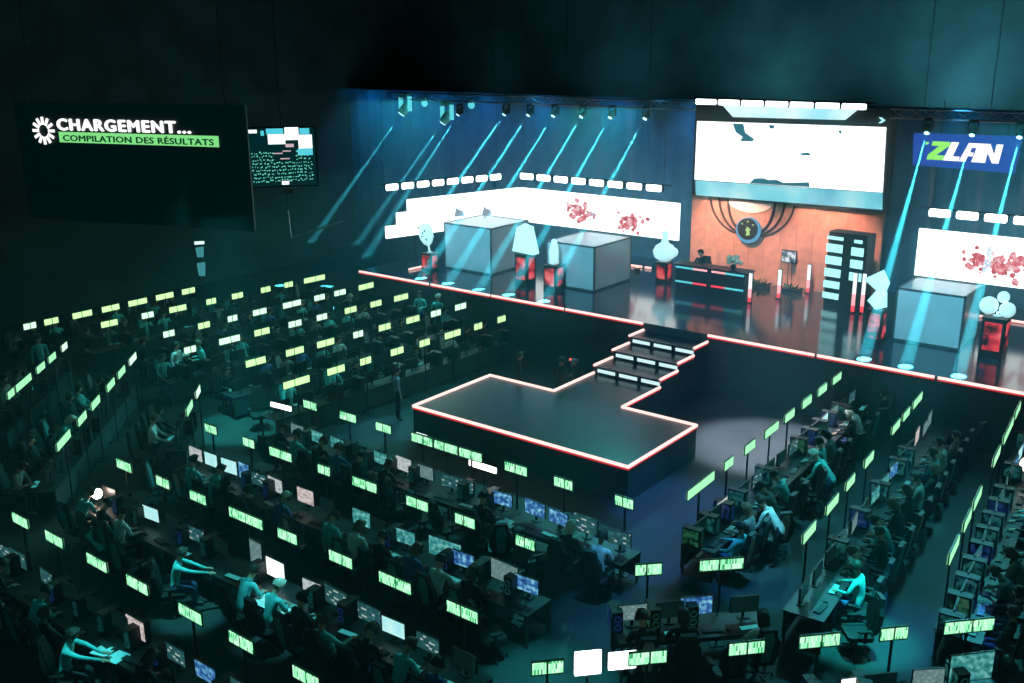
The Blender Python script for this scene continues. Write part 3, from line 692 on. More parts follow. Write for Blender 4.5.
# ------------------------------------------------------------------ the rows of desks
# name, start, heading (deg), length, side the players sit on, end named in labels, signs (distance, length, light)
ROWS = [
 ('the row by the wall', (-34.9, 16.2), 90, 8.2, 1, 'stage', [(.5, .45, 'w'), (1.3, .52, 'y'), (2.5, .76, 'y'), (3.65, .71, 'y'), (4.8, .79, 'y'), (6.0, .78, 'y'), (7.1, .6, 'y')]),
 ('the second row from wall', (-32.95, 17.9), 87, 10.8, 1, 'stage', [(.7, .62, 'y'), (2.2, .47, 'w'), (3.45, .71, 'y'), (4.9, .42, 'y'), (6.1, .5, 'y'), (7.45, .45, 'y'), (8.6, .42, 'y'), (9.95, 1.1, 'y')]),
 ('the third row from wall', (-30.05, 18.3), 87.8, 10.8, 1, 'stage', [(.8, .42, 'w'), (2.2, .47, 'y'), (3.4, .40, 'w'), (4.6, .6, 'w'), (6.1, .85, 'w'), (7.45, .51, 'w'), (8.5, .58, 'w'), (9.9, .8, 'y')]),
 ('the fourth row from wall', (-27.85, 17.6), 86.2, 11.0, 1, 'stage', [(.8, .42, 'w'), (2.3, .8, 'w'), (3.6, .61, 'y'), (5.0, .55, 'w'), (6.2, .46, 'w'), (7.55, .55, 'y'), (8.8, .54, 'y'), (10.1, .72, 'y')]),
 ('the fifth row from wall', (-25.05, 18.0), 86.0, 10.8, 1, 'stage', [(.85, .72, 'y'), (2.35, .69, 'y'), (3.6, .7, 'y'), (5.0, .42, 'w'), (6.2, .53, 'y'), (7.55, .62, 'y'), (8.7, .49, 'w'), (10.0, .58, 'w')]),
 ('the sixth row from wall', (-22.45, 17.5), 87.3, 10.6, 1, 'stage', [(.8, .95, 'y'), (2.3, .67, 'y'), (3.5, .44, 'y'), (4.85, .55, 'y'), (6.1, .46, 'y'), (7.45, .77, 'y'), (8.75, .40, 'y'), (10.0, .42, 'y')]),
 ('the outer slanted row', (-27.85, 12.3), 133.5, 5.8, 1, 'wall', [(.5, .45, 'm'), (1.5, 1.2, 'm'), (2.95, .67, 'm'), (4.0, .62, 'm'), (5.2, .5, 'w')]),
 ('the inner slanted row', (-23.0, 11.1), 134.0, 8.3, 1, 'wall', [(.85, 1.0, 'm'), (2.4, .68, 'm'), (3.65, .75, 'm'), (5.2, .75, 'm'), (6.4, .74, 'm'), (7.75, .8, 'w')]),
 ('the short slanted row', (-22.6, 14.6), 135.0, 2.6, 1, 'wall', [(.65, .8, 'm'), (2.0, .6, 'w')]),
 ('the nearest row', (-20.75, 8.8), 0, 10.5, -1, 'aisle', [(.72, .62, 'm'), (2.1, .64, 'm'), (3.68, .67, 'm'), (5.05, .65, 'm'), (6.68, .65, 'm'), (8.1, .62, 'm'), (9.72, .6, 'm')]),
 ('the second nearest row', (-21.6, 11.75), 0, 12.0, -1, 'aisle', [(.7, .59, 'm'), (2.28, .48, 'm'), (3.61, .56, 'm'), (5.28, 1.1, 'm'), (6.61, .57, 'm'), (8.18, .63, 'm'), (9.64, .8, 'm'), (11.28, .7, 'm')]),
 ('the third nearest row', (-21.9, 14.45), 0, 11.6, -1, 'aisle', [(.67, .47, 'm'), (2.22, .42, 'm'), (3.44, .8, 'm'), (5.0, .4, 'm'), (6.35, .77, 'm'), (7.98, .62, 'm'), (9.34, .52, 'm'), (10.92, .46, 'm')]),
 ('the row facing the catwalk', (-21.2, 17.22), 0, 11.3, -1, 'aisle', [(.65, .52, 'm'), (2.16, .61, 'm'), (3.49, .53, 'm'), (4.85, .7, 'm'), (5.65, .75, 'm'), (6.45, .7, 'm'), (7.84, .64, 'm'), (9.2, .49, 'm'), (10.81, .45, 'm')]),
 ('the row beside the aisle', (-9.45, 18.0), 92.2, 11.2, -1, 'stage', [(1.0, 1.35, 'm'), (2.5, .46, 'm'), (3.75, .59, 'm'), (5.15, .86, 'm'), (6.4, .64, 'm'), (7.7, .66, 'm'), (8.95, .66, 'm'), (10.2, .7, 'm')]),
 ('the middle right row', (-6.56, 16.8), 94.2, 12.0, -1, 'stage', [(1.5, .76, 'm'), (3.05, .8, 'm'), (4.4, .62, 'm'), (5.95, .72, 'm'), (8.5, .74, 'm'), (9.6, .68, 'm'), (10.9, 1.0, 'm')]),
 ('the outer right row', (-4.0, 17.8), 95.2, 11.4, -1, 'stage', [(1.5, 1.0, 'm'), (3.0, .82, 'm'), (4.25, .95, 'm'), (7.0, 1.0, 'm'), (8.55, .8, 'm'), (9.4, .8, 'm'), (10.7, .95, 'm')]),
 ('the near corner row', (-8.75, 10.7), 46.8, 8.6, -1, 'aisle', [(.85, .5, 'm'), (2.5, .62, 'm'), (4.18, .6, 'm'), (5.45, .7, 'm'), (6.78, .48, 'm'), (8.15, .9, 'm')]),
 ('the short corner row', (-9.0, 14.5), 45.0, 2.9, -1, 'aisle', [(.72, .5, 'm'), (2.15, .85, 'm')]),
]

# prototypes ---------------------------------------------------------------
def to_shared(mb, name, mats, smooth=False): return mb.mesh(name, mats, smooth)
def make_chair(trim):
    r = thing('gaming_chair', '', 'chair')
    m = MB(); m.box((0, 0, .46), (.50, .50, .09), 0, 0, .05); m.box((-.24, 0, .49), (.07, .44, .06), 1, 0, .02); m.box((.24, 0, .49), (.07, .44, .06), 1, 0, .02)
    m.build('seat', [CHAIRM, trim], r)
    m = MB(); pr = [(-.17, .02), (.17, .02), (.26, .22), (.25, .48), (.17, .60), (.14, .78), (-.14, .78), (-.17, .60), (-.25, .48), (-.26, .22)]
    m.plate(pr, -.05, .04); m.plate([(-.08, .06), (.08, .06), (.12, .5), (.08, .72), (-.08, .72), (-.12, .5)], .04, .055, 1); m.plate([(-.08, .06), (.08, .06), (.12, .5), (.08, .72), (-.08, .72), (-.12, .5)], -.065, -.05, 1)
    m.xf(Matrix.Translation((0, -.25, .50)) @ Matrix.Rotation(R(9), 4, 'X')).build('backrest', [CHAIRM, trim], r)
    for s in (-1, 1):
        m = MB(); m.box((s * .31, -.02, .68), (.07, .26, .035), 0, 0, .02); m.box((s * .31, -.04, .56), (.035, .06, .22)); m.box((s * .27, -.04, .45), (.1, .06, .03)); m.build('armrest', CHAIRM, r)
    m = MB(); m.tube((0, 0, .09), (0, 0, .42), .03, 8)
    for k in range(5):
        a = 2 * PI * k / 5; m.tube((0, 0, .11), (.3 * math.cos(a), .3 * math.sin(a), .075), .025, 6, 0, .015); m.ball((.3 * math.cos(a), .3 * math.sin(a), .032), .032, 6)
    m.build('wheeled_base', BLACK, r); return r
def make_table(L):
    r = thing('gaming_desk', '', 'desk')
    MB().box((0, -.45, .725), (L - .01, .80, .03), 0, 0, .01).build('tabletop', TABLE, r)
    MB().box((0, -.07, .42), (L - .02, .02, .58)).build('back_panel', STAGE_SIDE, r)
    for x in (-1, 1):
        for y in (-.80, -.10): MB().box((x * (L / 2 - .06), y, .355), (.045, .045, .71)).build('leg', DGREY, r)
    return r
def make_monitor(look, w=.56, h=.33):
    r = thing('monitor', '', 'monitor')
    zc = .27 + h / 2 - .12
    MB().box((0, 0, zc), (w + .03, .035, h + .03), 0, 0, .008).build('casing', BLACK, r)
    s = MB().plate([(-w / 2, -h / 2), (w / 2, -h / 2), (w / 2, h / 2), (-w / 2, h / 2)], -.006, 0).build('screen', SCR[look], r); s.location = (0, -.0185, zc)
    m = MB(); m.box((0, .035, zc * .55), (.05, .03, zc * 1.1)); m.box((0, .03, .008), (.24, .16, .016), 0, 0, .03); m.build('stand', BLACK, r)
    return r
def make_keyboard(keys):
    r = thing('keyboard', '', 'keyboard')
    MB().box((0, 0, .011), (.40, .135, .022), 0, 0, .01).build('body', BLACK, r)
    m = MB()
    for row in range(5):
        for k in range(13): m.box((-.18 + .03 * k, -.048 + .024 * row, .026), (.024, .018, .008))
    m.build('keys', keys, r); return r
def make_pc(light):
    r = thing('computer_tower', '', 'computer')
    MB().box((0, 0, .22), (.21, .44, .44), 0, 0, .015).build('case', BLACK, r)
    MB().plate([(-.185, .05), (.185, .05), (.185, .40), (-.185, .40)], -.004, .004).xf(Matrix.Translation((-.108, 0, 0)) @ Matrix.Rotation(PI / 2, 4, 'Z')).build('side_window', picture('pc_window_' + light.name, [(.42, (.0, .01, .01)), (.56, tuple(light.node_tree.nodes['Principled BSDF'].inputs['Emission Color'].default_value)[:3]), (.75, (.4, .6, .6))], .10, (9, 9, 9)), r)
    for z in (.13, .30):
        f = MB()
        for i in range(16):
            a, b = 2 * PI * i / 16, 2 * PI * (i + 1) / 16
            f.tube((.06 * math.cos(a), -.224, z + .06 * math.sin(a)), (.06 * math.cos(b), -.224, z + .06 * math.sin(b)), .008, 4)
        f.build('fan_ring', light, r)
    return r
def make_mouse():
    m = MB(); m.ball((0, 0, .016), .032, 8, 0, (1, 1.7, .62)); m.tube((0, .05, .01), (0, .30, .004), .003, 4)
    r = thing('computer_mouse', '', 'mouse'); m.build('body', BLACK, r, True); return r

# people -------------------------------------------------------------------
def add_hand(J, B, side, wrist, d, n):
    """five fingers leaving a palm; d along the hand, n the palm normal (down)"""
    w = Vector(J[wrist][:3]); d = Vector(d).normalized(); n = Vector(n).normalized(); lat = d.cross(n).normalized() * side
    p = w + d * .06
    J[wrist + 'p'] = (*p, .032); B.append((wrist, wrist + 'p', 0))
    for i, (o, l) in enumerate(((-.030, .062), (-.010, .075), (.011, .072), (.031, .055))):
        a = p + lat * o + d * .035; k = a + d * l * .55 + n * .012; e = a + d * l * .9 + n * .034
        for q, v, r in (('a', a, .0105), ('k', k, .0095), ('e', e, .008)): J[f'{wrist}{i}{q}'] = (*v, r)
        B += [(wrist + 'p', f'{wrist}{i}a', 0), (f'{wrist}{i}a', f'{wrist}{i}k', 0), (f'{wrist}{i}k', f'{wrist}{i}e', 0)]
    a = w + d * .035 - lat * .034; e = a + d * .045 - lat * .022 + n * .018
    J[wrist + 't'] = (*a, .013); J[wrist + 'u'] = (*e, .010); B += [(wrist, wrist + 't', 0), (wrist + 't', wrist + 'u', 0)]
def body(pelvis, chest, neck, head, arms, legs, hd, sleeve=True, look=(0, 1, 0)):
    """one continuous skinned figure. arms: (elbow, wrist) left/right; legs: (knee, ankle, toe) left/right"""
    J, B = {}, []
    P, C, N, Hh = Vector(pelvis), Vector(chest), Vector(neck), Vector(head)
    look = Vector(look).normalized(); side = look.cross(Vector((0, 0, 1))).normalized()
    J['pelvis'] = (*P, .135); J['waist'] = (*(P.lerp(C, .45)), .125); J['chest'] = (*C, .145); J['neck'] = (*N, .055)
    J['chin'] = (*(N.lerp(Hh, .55)), .062); J['head'] = (*Hh, .092); J['top'] = (*(Hh + (Hh - N).normalized() * .085), .07)
    J['nose'] = (*(Hh + look * .118 - (Hh - N).normalized() * .02), .012)
    B += [('pelvis', 'waist', 1), ('waist', 'chest', 1), ('chest', 'neck', 1), ('neck', 'chin', 0), ('chin', 'head', 0), ('head', 'top', 0), ('head', 'nose', 0)]
    for k, s in (('l', -1), ('r', 1)):
        J['ear' + k] = (*(Hh + side * s * .10), .018); B.append(('head', 'ear' + k, 0))
        sh = N.lerp(C, .42) + side * s * .185
        J['sh' + k] = (*sh, .065); el, wr = arms[0 if s < 0 else 1]
        J['el' + k] = (*el, .045); J['wr' + k] = (*wr, .029)
        B += [('chest', 'sh' + k, 1), ('sh' + k, 'el' + k, 1), ('el' + k, 'wr' + k, 1 if sleeve else 0)]
        add_hand(J, B, s, 'wr' + k, hd[0 if s < 0 else 1], (0, 0, -1) if abs(hd[0][2]) < .7 else (0, 1, 0))
        kn, an, to = legs[0 if s < 0 else 1]
        J['hip' + k] = (*(P + side * s * .095 + Vector((0, .02, -.02))), .098); J['kn' + k] = (*kn, .066); J['an' + k] = (*an, .043); J['to' + k] = (*to, .036)
        B += [('pelvis', 'hip' + k, 2), ('hip' + k, 'kn' + k, 2), ('kn' + k, 'an' + k, 2), ('an' + k, 'to' + k, 3)]
    names = list(J); idx = {n_: i for i, n_ in enumerate(names)}
    bm = bmesh.new(); sk = bm.verts.layers.skin.verify()
    vs = [bm.verts.new(J[n_][:3]) for n_ in names]
    for i, n_ in enumerate(names): vs[i][sk].radius = (J[n_][3], J[n_][3] * (.78 if n_ in ('chest', 'waist', 'pelvis') else 1)); vs[i][sk].use_root = (n_ == 'pelvis')
    for a, b, _ in B: bm.edges.new((vs[idx[a]], vs[idx[b]]))
    me = bpy.data.meshes.new('skeleton'); bm.to_mesh(me); bm.free()
    o = bpy.data.objects.new('skeleton', me); COL.objects.link(o)
    o.modifiers.new('skin', 'SKIN').use_smooth_shade = True
    ss = o.modifiers.new('sub', 'SUBSURF'); ss.levels = 1; ss.render_levels = 1
    out = bpy.data.meshes.new_from_object(o.evaluated_get(bpy.context.evaluated_depsgraph_get()))
    bpy.data.objects.remove(o)
    out.materials.clear()
    for m in (SKIN, T_DARK, DTROUS, SHOE): out.materials.append(m)
    seg = [(Vector(J[a][:3]), Vector(J[b][:3]), mi, min(J[a][3], J[b][3])) for a, b, mi in B]
    for p in out.polygons:
        c = p.center; best, bi = 9, 0
        for a, b, mi, r in seg:
            d = b - a; t = max(0, min(1, (c - a).dot(d) / d.length_squared)); q = (c - a - d * t).length - r * .9
            if q < best: best, bi = q, mi
        p.material_index = bi; p.use_smooth = True
    return out, Hh, look, N
def hair_mesh(Hh, look, N, long_=False):
    up = (Hh - N).normalized(); side = look.cross(up).normalized(); fw = up.cross(side).normalized()
    m = MB(); n = 14; prof = []
    for k in range(6):
        a = k / 5 * R(112); prof.append((math.sin(a) * .118, math.cos(a) * .125))
    vs = []
    for r, z in prof:
        for i in range(n):
            t = 2 * PI * i / n; x, y = r * math.cos(t), r * math.sin(t) * (.98 if math.sin(t) > 0 else 1.12)
            zz = z + (.085 if (y > .05 and z < .07) else 0) - (.13 if long_ and y < .02 and z < .03 else 0)
            vs.append(Hh + up * (zz + .035) + side * x + fw * (y * (.80 if (y > .05 and z < .07) else 1) - .012))
    fs = [tuple(range(n))]
    for k in range(5):
        for i in range(n): fs.append((k * n + i, k * n + (i + 1) % n, (k + 1) * n + (i + 1) % n, (k + 1) * n + i))
    m.add(vs, fs); return m.mesh('hair', HAIRD, True)
def headset_mesh(Hh, look, N):
    up = (Hh - N).normalized(); side = look.cross(up).normalized()
    m = MB(); pts = [Hh + up * (.15 * math.sin(PI * i / 8) + .02) + side * (-.125 * math.cos(PI * i / 8)) for i in range(9)]
    m.path(pts, .012, 5)
    for s in (-1, 1): m.tube(Hh + side * s * .10, Hh + side * s * .135, .045, 8)
    return m.mesh('headset', BLACK)
FW = (0, .95, -.15)
LEGS = (((-.13, .42, .54), (-.13, .40, .09), (-.14, .56, .045)), ((.13, .42, .54), (.14, .36, .09), (.15, .52, .045)))
STANDL = (((-.10, .03, .50), (-.11, 0, .09), (-.12, .15, .04)), ((.10, .02, .50), (.12, -.02, .09), (.14, .13, .04)))
POSES = {
 'typing': dict(pelvis=(0, 0, .60), chest=(0, .06, .99), neck=(0, .10, 1.20), head=(0, .16, 1.34), arms=(((-.27, .16, .88), (-.13, .40, .80)), ((.27, .16, .88), (.13, .40, .80))), legs=LEGS, hd=(FW, FW)),
 'mouse': dict(pelvis=(0, 0, .60), chest=(.02, .03, 1.0), neck=(.03, .06, 1.21), head=(.03, .12, 1.35), arms=(((-.28, .14, .88), (-.10, .38, .80)), ((.32, .18, .90), (.34, .44, .80))), legs=LEGS, hd=(FW, FW)),
 'back': dict(pelvis=(0, .06, .58), chest=(0, -.10, .95), neck=(0, -.14, 1.16), head=(0, -.10, 1.31), arms=(((-.29, .02, .82), (-.15, .25, .72)), ((.29, .05, .84), (.22, .36, .80))), legs=LEGS, hd=(FW, FW)),
 'hunch': dict(pelvis=(0, 0, .60), chest=(-.02, .18, .95), neck=(-.03, .30, 1.12), head=(-.03, .40, 1.22), arms=(((-.30, .28, .83), (-.12, .44, .80)), ((.28, .28, .83), (.14, .44, .80))), legs=LEGS, hd=(FW, FW)),
 'reach': dict(pelvis=(0, 0, .60), chest=(0, .10, .98), neck=(0, .17, 1.18), head=(0, .24, 1.31), arms=(((-.22, .36, .98), (-.12, .66, .86)), ((.22, .38, 1.0), (.14, .72, .88))), legs=LEGS, hd=((0, 1, -.05), (0, 1, -.05)), sleeve=True),
 'look_down': dict(pelvis=(0, 0, .60), chest=(.03, .10, .97), neck=(.04, .17, 1.17), head=(.04, .27, 1.27), arms=(((-.26, .22, .82), (-.05, .36, .80)), ((.30, .20, .84), (.08, .40, .81))), legs=LEGS, hd=(FW, (-.5, .8, -.1))),
 'stand': dict(pelvis=(0, 0, .95), chest=(0, .0, 1.30), neck=(0, .01, 1.49), head=(0, .04, 1.63), arms=(((-.25, -.03, 1.16), (-.27, .05, .92)), ((.25, -.03, 1.16), (.27, .05, .92))), legs=STANDL, hd=((0, .1, -1), (0, .1, -1))),
 'stand_hold': dict(pelvis=(0, 0, .95), chest=(0, .02, 1.30), neck=(0, .04, 1.49), head=(0, .08, 1.62), arms=(((-.26, .0, 1.12), (-.14, .26, 1.12)), ((.26, .0, 1.12), (.14, .26, 1.14))), legs=STANDL, hd=((.3, .9, .1), (-.3, .9, .1))),
 'stand_lean': dict(pelvis=(0, -.08, .93), chest=(0, .20, 1.20), neck=(0, .33, 1.36), head=(0, .43, 1.46), arms=(((-.24, .34, 1.0), (-.18, .52, .82)), ((.24, .34, 1.0), (.18, .52, .82))), legs=(((-.10, .02, .49), (-.11, -.05, .09), (-.12, .10, .04)), ((.10, .05, .49), (.12, .05, .09), (.14, .20, .04))), hd=(FW, FW)),
}
SIT = ['typing', 'mouse', 'back', 'hunch', 'look_down']
PROTO = {}
HATM = {'dark': HAIRD, 'brown': HAIRB, 'light': HAIRL}
TOPM = {'black': T_DARK, 'teal': T_TEAL, 'pale': T_PALE, 'blue': T_BLUE, 'grey': T_GREY}
def person(pose, top, hair, label, loc, rz, headset=False, jeans=False, group=None, long_=False):
    if pose not in PROTO:
        me, Hh, lk, N = body(**POSES[pose]); PROTO[pose] = (me, hair_mesh(Hh, lk, N), hair_mesh(Hh, lk, N, True), headset_mesh(Hh, lk, N))
    me, h1, h2, hs_ = PROTO[pose]
    o = link('person', me); o.location = loc; o.rotation_euler = (0, 0, rz)
    o.material_slots[1].link = 'OBJECT'; o.material_slots[1].material = TOPM[top]
    if jeans: o.material_slots[2].link = 'OBJECT'; o.material_slots[2].material = JEANS
    tag(o, label, 'person', group)
    h = link('hair', h2 if long_ else h1, o); h.material_slots[0].link = 'OBJECT'; h.material_slots[0].material = HATM[hair]
    if headset: link('headset', hs_, o)
    return o

def make_sign(L, light, near):
    r = thing('name_sign', '', 'sign')
    gap = .035; w = (L - gap) / 2; k = .42 + .16 * random.random()
    MB().box((0, .03, .80), (.035, .035, 1.60)).build('post', BLACK, r)
    MB().box((0, .03, .01), (.30, .26, .02), 0, 0, .03).build('foot', BLACK, r)
    MB().box((0, 0, 1.75), (L + .03, .03, .27)).build('frame', mat('sign_frame_green', (.02, .12, .05), .4), r)
    lm_ = E_LETTER if near else E_SIGN[light]
    wl = (L - gap) * k
    for x0, x1 in ((-L / 2, -L / 2 + wl), (L / 2 - (L - gap - wl), L / 2)):
        o = MB().box((0, 0, 0), (x1 - x0, .05, .21)).build('lit_name_panel', lm_, r); o.location = ((x0 + x1) / 2, 0, 1.75)
    return r

CHAIRS = [make_chair(CHAIRM), make_chair(CHAIRT), make_chair(CHAIRW)]
MON = {}
KEYS = [make_keyboard(mat('key_caps_dark', (.05, .055, .06), .5)), make_keyboard(emis('key_glow', (.08, .85, .85), .35)), make_keyboard(mat('key_caps_white', (.6, .65, .65), .5))]
PCS = [make_pc(E_FANT), make_pc(E_FANB), make_pc(E_FANG)]
MOUSE = make_mouse()
USED = set()
def place(proto, loc, rz):
    key = proto.name
    if key not in USED: USED.add(key); o = proto
    else: o = copy_tree(proto)
    o.location = loc; o.rotation_euler = (0, 0, rz); return o
LOG = []          # (object, row index, distance along the row, noun, look)
def note(o, ri, u, noun, look=''): LOG.append((o, ri, u, noun, look))
TABLES = {}
# monitors and people the photograph shows plainly: (row, distance) -> picture, size
FIX = {(10, 6.5): ('white', .56, .40), (10, 7.6): ('page', .5, .30), (10, 9.2): ('dark', .60, .34), (11, .3): ('page', .55, .33), (11, .95): ('cyan', .5, .34), (11, 1.7): ('cyan', .56, .36),
       (11, 3.5): ('page', .56, .34), (11, 4.6): ('pink', .56, .36), (11, 6.5): ('game', .56, .36), (11, 9.0): ('game', .85, .42), (11, 10.6): ('grey', .70, .42), (12, 8.6): ('blue', .58, .34), (12, 10.0): ('dark', .62, .38),
       (12, 4.45): ('page', .56, .36), (12, 5.2): ('grey', .5, .32), (9, 5.3): ('pink', .56, .38), (9, 1.0): ('dark', .6, .34), (9, 8.4): ('dark', .62, .34), (10, 5.9): ('grey', .40, .62), (10, 8.3): ('dark', .66, .38), (14, 9.9): ('pink', .62, .38), (14, 11.4): ('grey', .58, .38),
       (16, 8.1): ('game', .80, .50), (17, 1.6): ('blue', .62, .36), (13, 1.6): ('page', .5, .34), (12, 6.5): ('dark', .5, .3), (16, 6.0): ('white', .5, .28), (11, 2.3): ('blue', .42, .42), (9, 9.4): ('game', .5, .32)}
EMPTY = {(10, 4), (10, 5), (10, 6), (9, 5), (9, 6)}
for ri, (nm, p0, deg, L, side, end, signs) in enumerate(ROWS):
    th = R(deg); d = Vector((math.cos(th), math.sin(th), 0)); nrm = Vector((-d.y, d.x, 0)) * side     # towards the seats
    th_s = th if side < 0 else th + PI                    # local -y points to the seats
    P0 = Vector((p0[0], p0[1], 0))
    def at(u, v, z=0): return P0 + d * u + nrm * v + Vector((0, 0, z))
    near = nm in ('the near corner row', 'the short corner row', 'the nearest row', 'the second nearest row', 'the third nearest row', 'the row facing the catwalk')
    # desks, two seats each
    nt = max(1, round(L / 1.65)); tl = L / nt
    if round(tl, 2) not in TABLES: TABLES[round(tl, 2)] = make_table(tl)
    for k in range(nt):
        p = at(tl * (k + .5), 0)
        if inview(p + Vector((0, 0, .7)), 70): note(place(TABLES[round(tl, 2)], p, th_s), ri, tl * (k + .5), 'desk')
    for u, l, lt in signs:
        o = make_sign(l, lt, near); o.location = at(u, 0); o.rotation_euler = (0, 0, th_s); note(o, ri, u, 'sign', {'y': 'lime lit', 'm': 'mint green lit', 'w': 'whitish green lit'}[lt])
    ns = nt * 2; sp = L / ns
    fixed = [u for (r_, u) in FIX if r_ == ri]
    for k in range(ns):
        u = sp * (k + .5); c = at(u, 1.15)
        if not inview(c + Vector((0, 0, .9)), 50): continue
        # screen
        fx = [f for f in fixed if abs(f - u) < sp * .5]
        if fx:
            for f in fx:
                look, w, h = FIX[(ri, f)]
                key = (look, w, h)
                if key not in MON: MON[key] = make_monitor(*key)
                note(place(MON[key], at(f, .27, .74), th_s + R(random.uniform(-4, 4))), ri, f, 'monitor', SCR_LOOK[look])
        else:
            look = random.choices(['off', 'dark', 'game', 'grey', 'blue', 'page', 'cyan'], [10, 5, 2.6, 2, 1.6, .6, .9])[0]
            key = (look, .54, .31)
            if key not in MON: MON[key] = make_monitor(*key)
            note(place(MON[key], at(u, .30, .74), th_s + R(random.uniform(-6, 6))), ri, u, 'monitor', SCR_LOOK[look])
        kb = random.choices([0, 1, 2], [5, 1.8, 1.6])[0]
        kl = ['black', 'teal glowing', 'white keyed'][kb]
        note(place(KEYS[kb], at(u - .06 * side * 0, .66, .74), th_s + R(random.uniform(-8, 8))), ri, u, 'keyboard', kl)
        if p0[0] > -24 or True:
            if near or ri > 12: note(place(MOUSE, at(u + .30 * (-side), .66, .74), th_s), ri, u, 'mouse')
        if random.random() < .62:
            pi = random.choices([0, 1, 2], [4, 2, 1])[0]
            note(place(PCS[pi], at(u - .33 * (-side), .30, .74), th_s), ri, u, 'computer', ['teal lit', 'blue lit', 'green lit'][pi])
        if (ri, k) in EMPTY: continue
        # chair and player
        yaw = R(random.uniform(-12, 12)); ci = random.choices([0, 1, 2], [5, 2, 1.3])[0]
        occ = random.random() < (.78 if near or ri > 12 else .66) and (ri, k) not in EMPTY
        cpos = at(u, 1.15 if occ else 1.2 + random.uniform(-.1, .25))
        yw = yaw * .5 if occ else yaw * 4
        note(place(CHAIRS[ci], cpos, th_s + yw), ri, u, 'chair', ['all black', 'teal trimmed black', 'grey trimmed black'][ci])
        if occ:
            pose = random.choice(SIT); top = random.choices(['black', 'teal', 'pale', 'blue', 'grey'], [5, 3.4, 1.8, 1.0, 1.6])[0]; hr = random.choices(['dark', 'brown', 'light'], [6, 3, .8])[0]
            hs2 = random.random() < .5
            o = person(pose, top, hr, '', cpos, th_s + yw, hs2, random.random() < .4, None, random.random() < .2)
            note(o, ri, u, 'person', f'player in {top}' + (' and headset' if hs2 else ''))
for pr in list(CHAIRS) + list(MON.values()) + KEYS + PCS + [MOUSE] + list(TABLES.values()):
    if pr.name not in USED:
        for ch in list(pr.children): bpy.data.objects.remove(ch)
        bpy.data.objects.remove(pr)

# one label for each, told by its place in its row
END = {'stage': 'stage end', 'wall': 'wall end', 'aisle': 'aisle end'}
TXT = {'desk': 'black desk, {o}', 'sign': '{l} name sign, {o}', 'monitor': 'monitor with {l}, {o}', 'keyboard': '{l} keyboard, {o}', 'mouse': 'black mouse, {o}', 'computer': '{l} computer tower, {o}', 'chair': '{l} chair, {o}', 'person': '{l}, {o}'}
GRP = {'desk': 'black gaming desks in rows', 'sign': 'lit name signs over the desks', 'monitor': 'monitors on the gaming desks', 'keyboard': 'keyboards on the gaming desks', 'mouse': 'mice on the gaming desks', 'computer': 'computer towers on the gaming desks', 'chair': 'gaming chairs at the desks', 'person': 'seated players at the desks'}
groups = {}
for e in LOG: groups.setdefault((e[1], e[3]), []).append(e)
for (ri, noun), es in groups.items():
    nm, p0, deg, L, side, end, _ = ROWS[ri]
    es.sort(key=lambda e: -e[2])
    for k, e in enumerate(es):
        o = e[0]; o['group'] = GRP[noun]
        o['label'] = TXT[noun].format(l=e[4], o=ORD[k]) + f' from the {END[end]} of {nm}'.replace('the ', '', 0)
        if noun == 'person': o['label'] = o['label'].replace('headset', 'headset')

# ------------------------------------------------------------------ people and things with places of their own
def yawto(dx, dy): return math.atan2(-dx, dy)          # figure faces local +y
SOLO = [
 ('stand', 'pale', 'dark', 'person in a pale top standing among the far left rows', (-28.9, 18.6, 0), yawto(1, .4)),
 ('stand_hold', 'teal', 'brown', 'person in a teal top standing beside the pale dressed one at far left', (-28.5, 19.3, 0), yawto(-.2, -1)),
 ('stand', 'teal', 'dark', 'person in a teal top standing behind the wall end of the outer slanted row', (-33.4, 16.2, 0), yawto(1, -.3)),
 ('stand', 'grey', 'dark', 'person in grey standing in the open aisle left of the catwalk', (-21.05, 21.1, 0), yawto(.6, 1)),
 ('stand_hold', 'teal', 'dark', 'person in a teal top standing before the left part of the stage front', (-27.3, 28.9, 0), yawto(.4, -1)),
 ('stand', 'teal', 'light', 'light haired person in teal beside the one before the stage front', (-26.3, 28.85, 0), yawto(-.3, 1)),
 ('stand_hold', 'black', 'dark', 'person in black with a camera standing behind the catwalk neck corner', (-17.55, 24.9, 0), yawto(.2, 1)),
 ('stand', 'black', 'brown', 'person in black standing behind the left wing of the catwalk', (-18.95, 24.6, 0), yawto(1, .6)),
 ('stand_lean', 'teal', 'light', 'light haired person in teal leaning over a desk of the row beside the aisle', (-7.95, 22.9, 0), yawto(-1, .05)),
 ('stand_lean', 'pale', 'dark', 'person in a pale top bending to a desk of the row beside the aisle', (-7.85, 19.6, 0), yawto(-1, .0)),
 ('stand_hold', 'pale', 'light', 'person in a pale top standing behind the outer right row', (-3.1, 24.8, 0), yawto(-1, .3)),
 ('typing', 'black', 'dark', 'presenter in black seated behind the black presenter desk', (-17.9, 35.0, STZ + .12), yawto(0, -1)),
]
for pz, tp, hr, lb, loc, rz in SOLO: person(pz, tp, hr, lb, loc, rz, False, 'teal' in tp)
c0 = copy_tree(next(e[0] for e in LOG if e[3] == 'chair' and e[4] == 'all black')); c0.location = (-17.9, 35.0, STZ + .0); c0.rotation_euler = (0, 0, PI); c0['label'] = 'black chair of the presenter behind the black presenter desk'
SIDE = person('reach', 'teal', 'dark', 'player in a teal shirt and jeans sitting sideways with both arms stretched out', (-16.95, 10.27, 0), yawto(.62, .78), False, True)
c1 = copy_tree(c0); c1.location = (-16.95, 10.27, 0); c1.rotation_euler = (0, 0, yawto(.62, .78)); c1['label'] = 'black chair under the teal shirted player with outstretched arms'
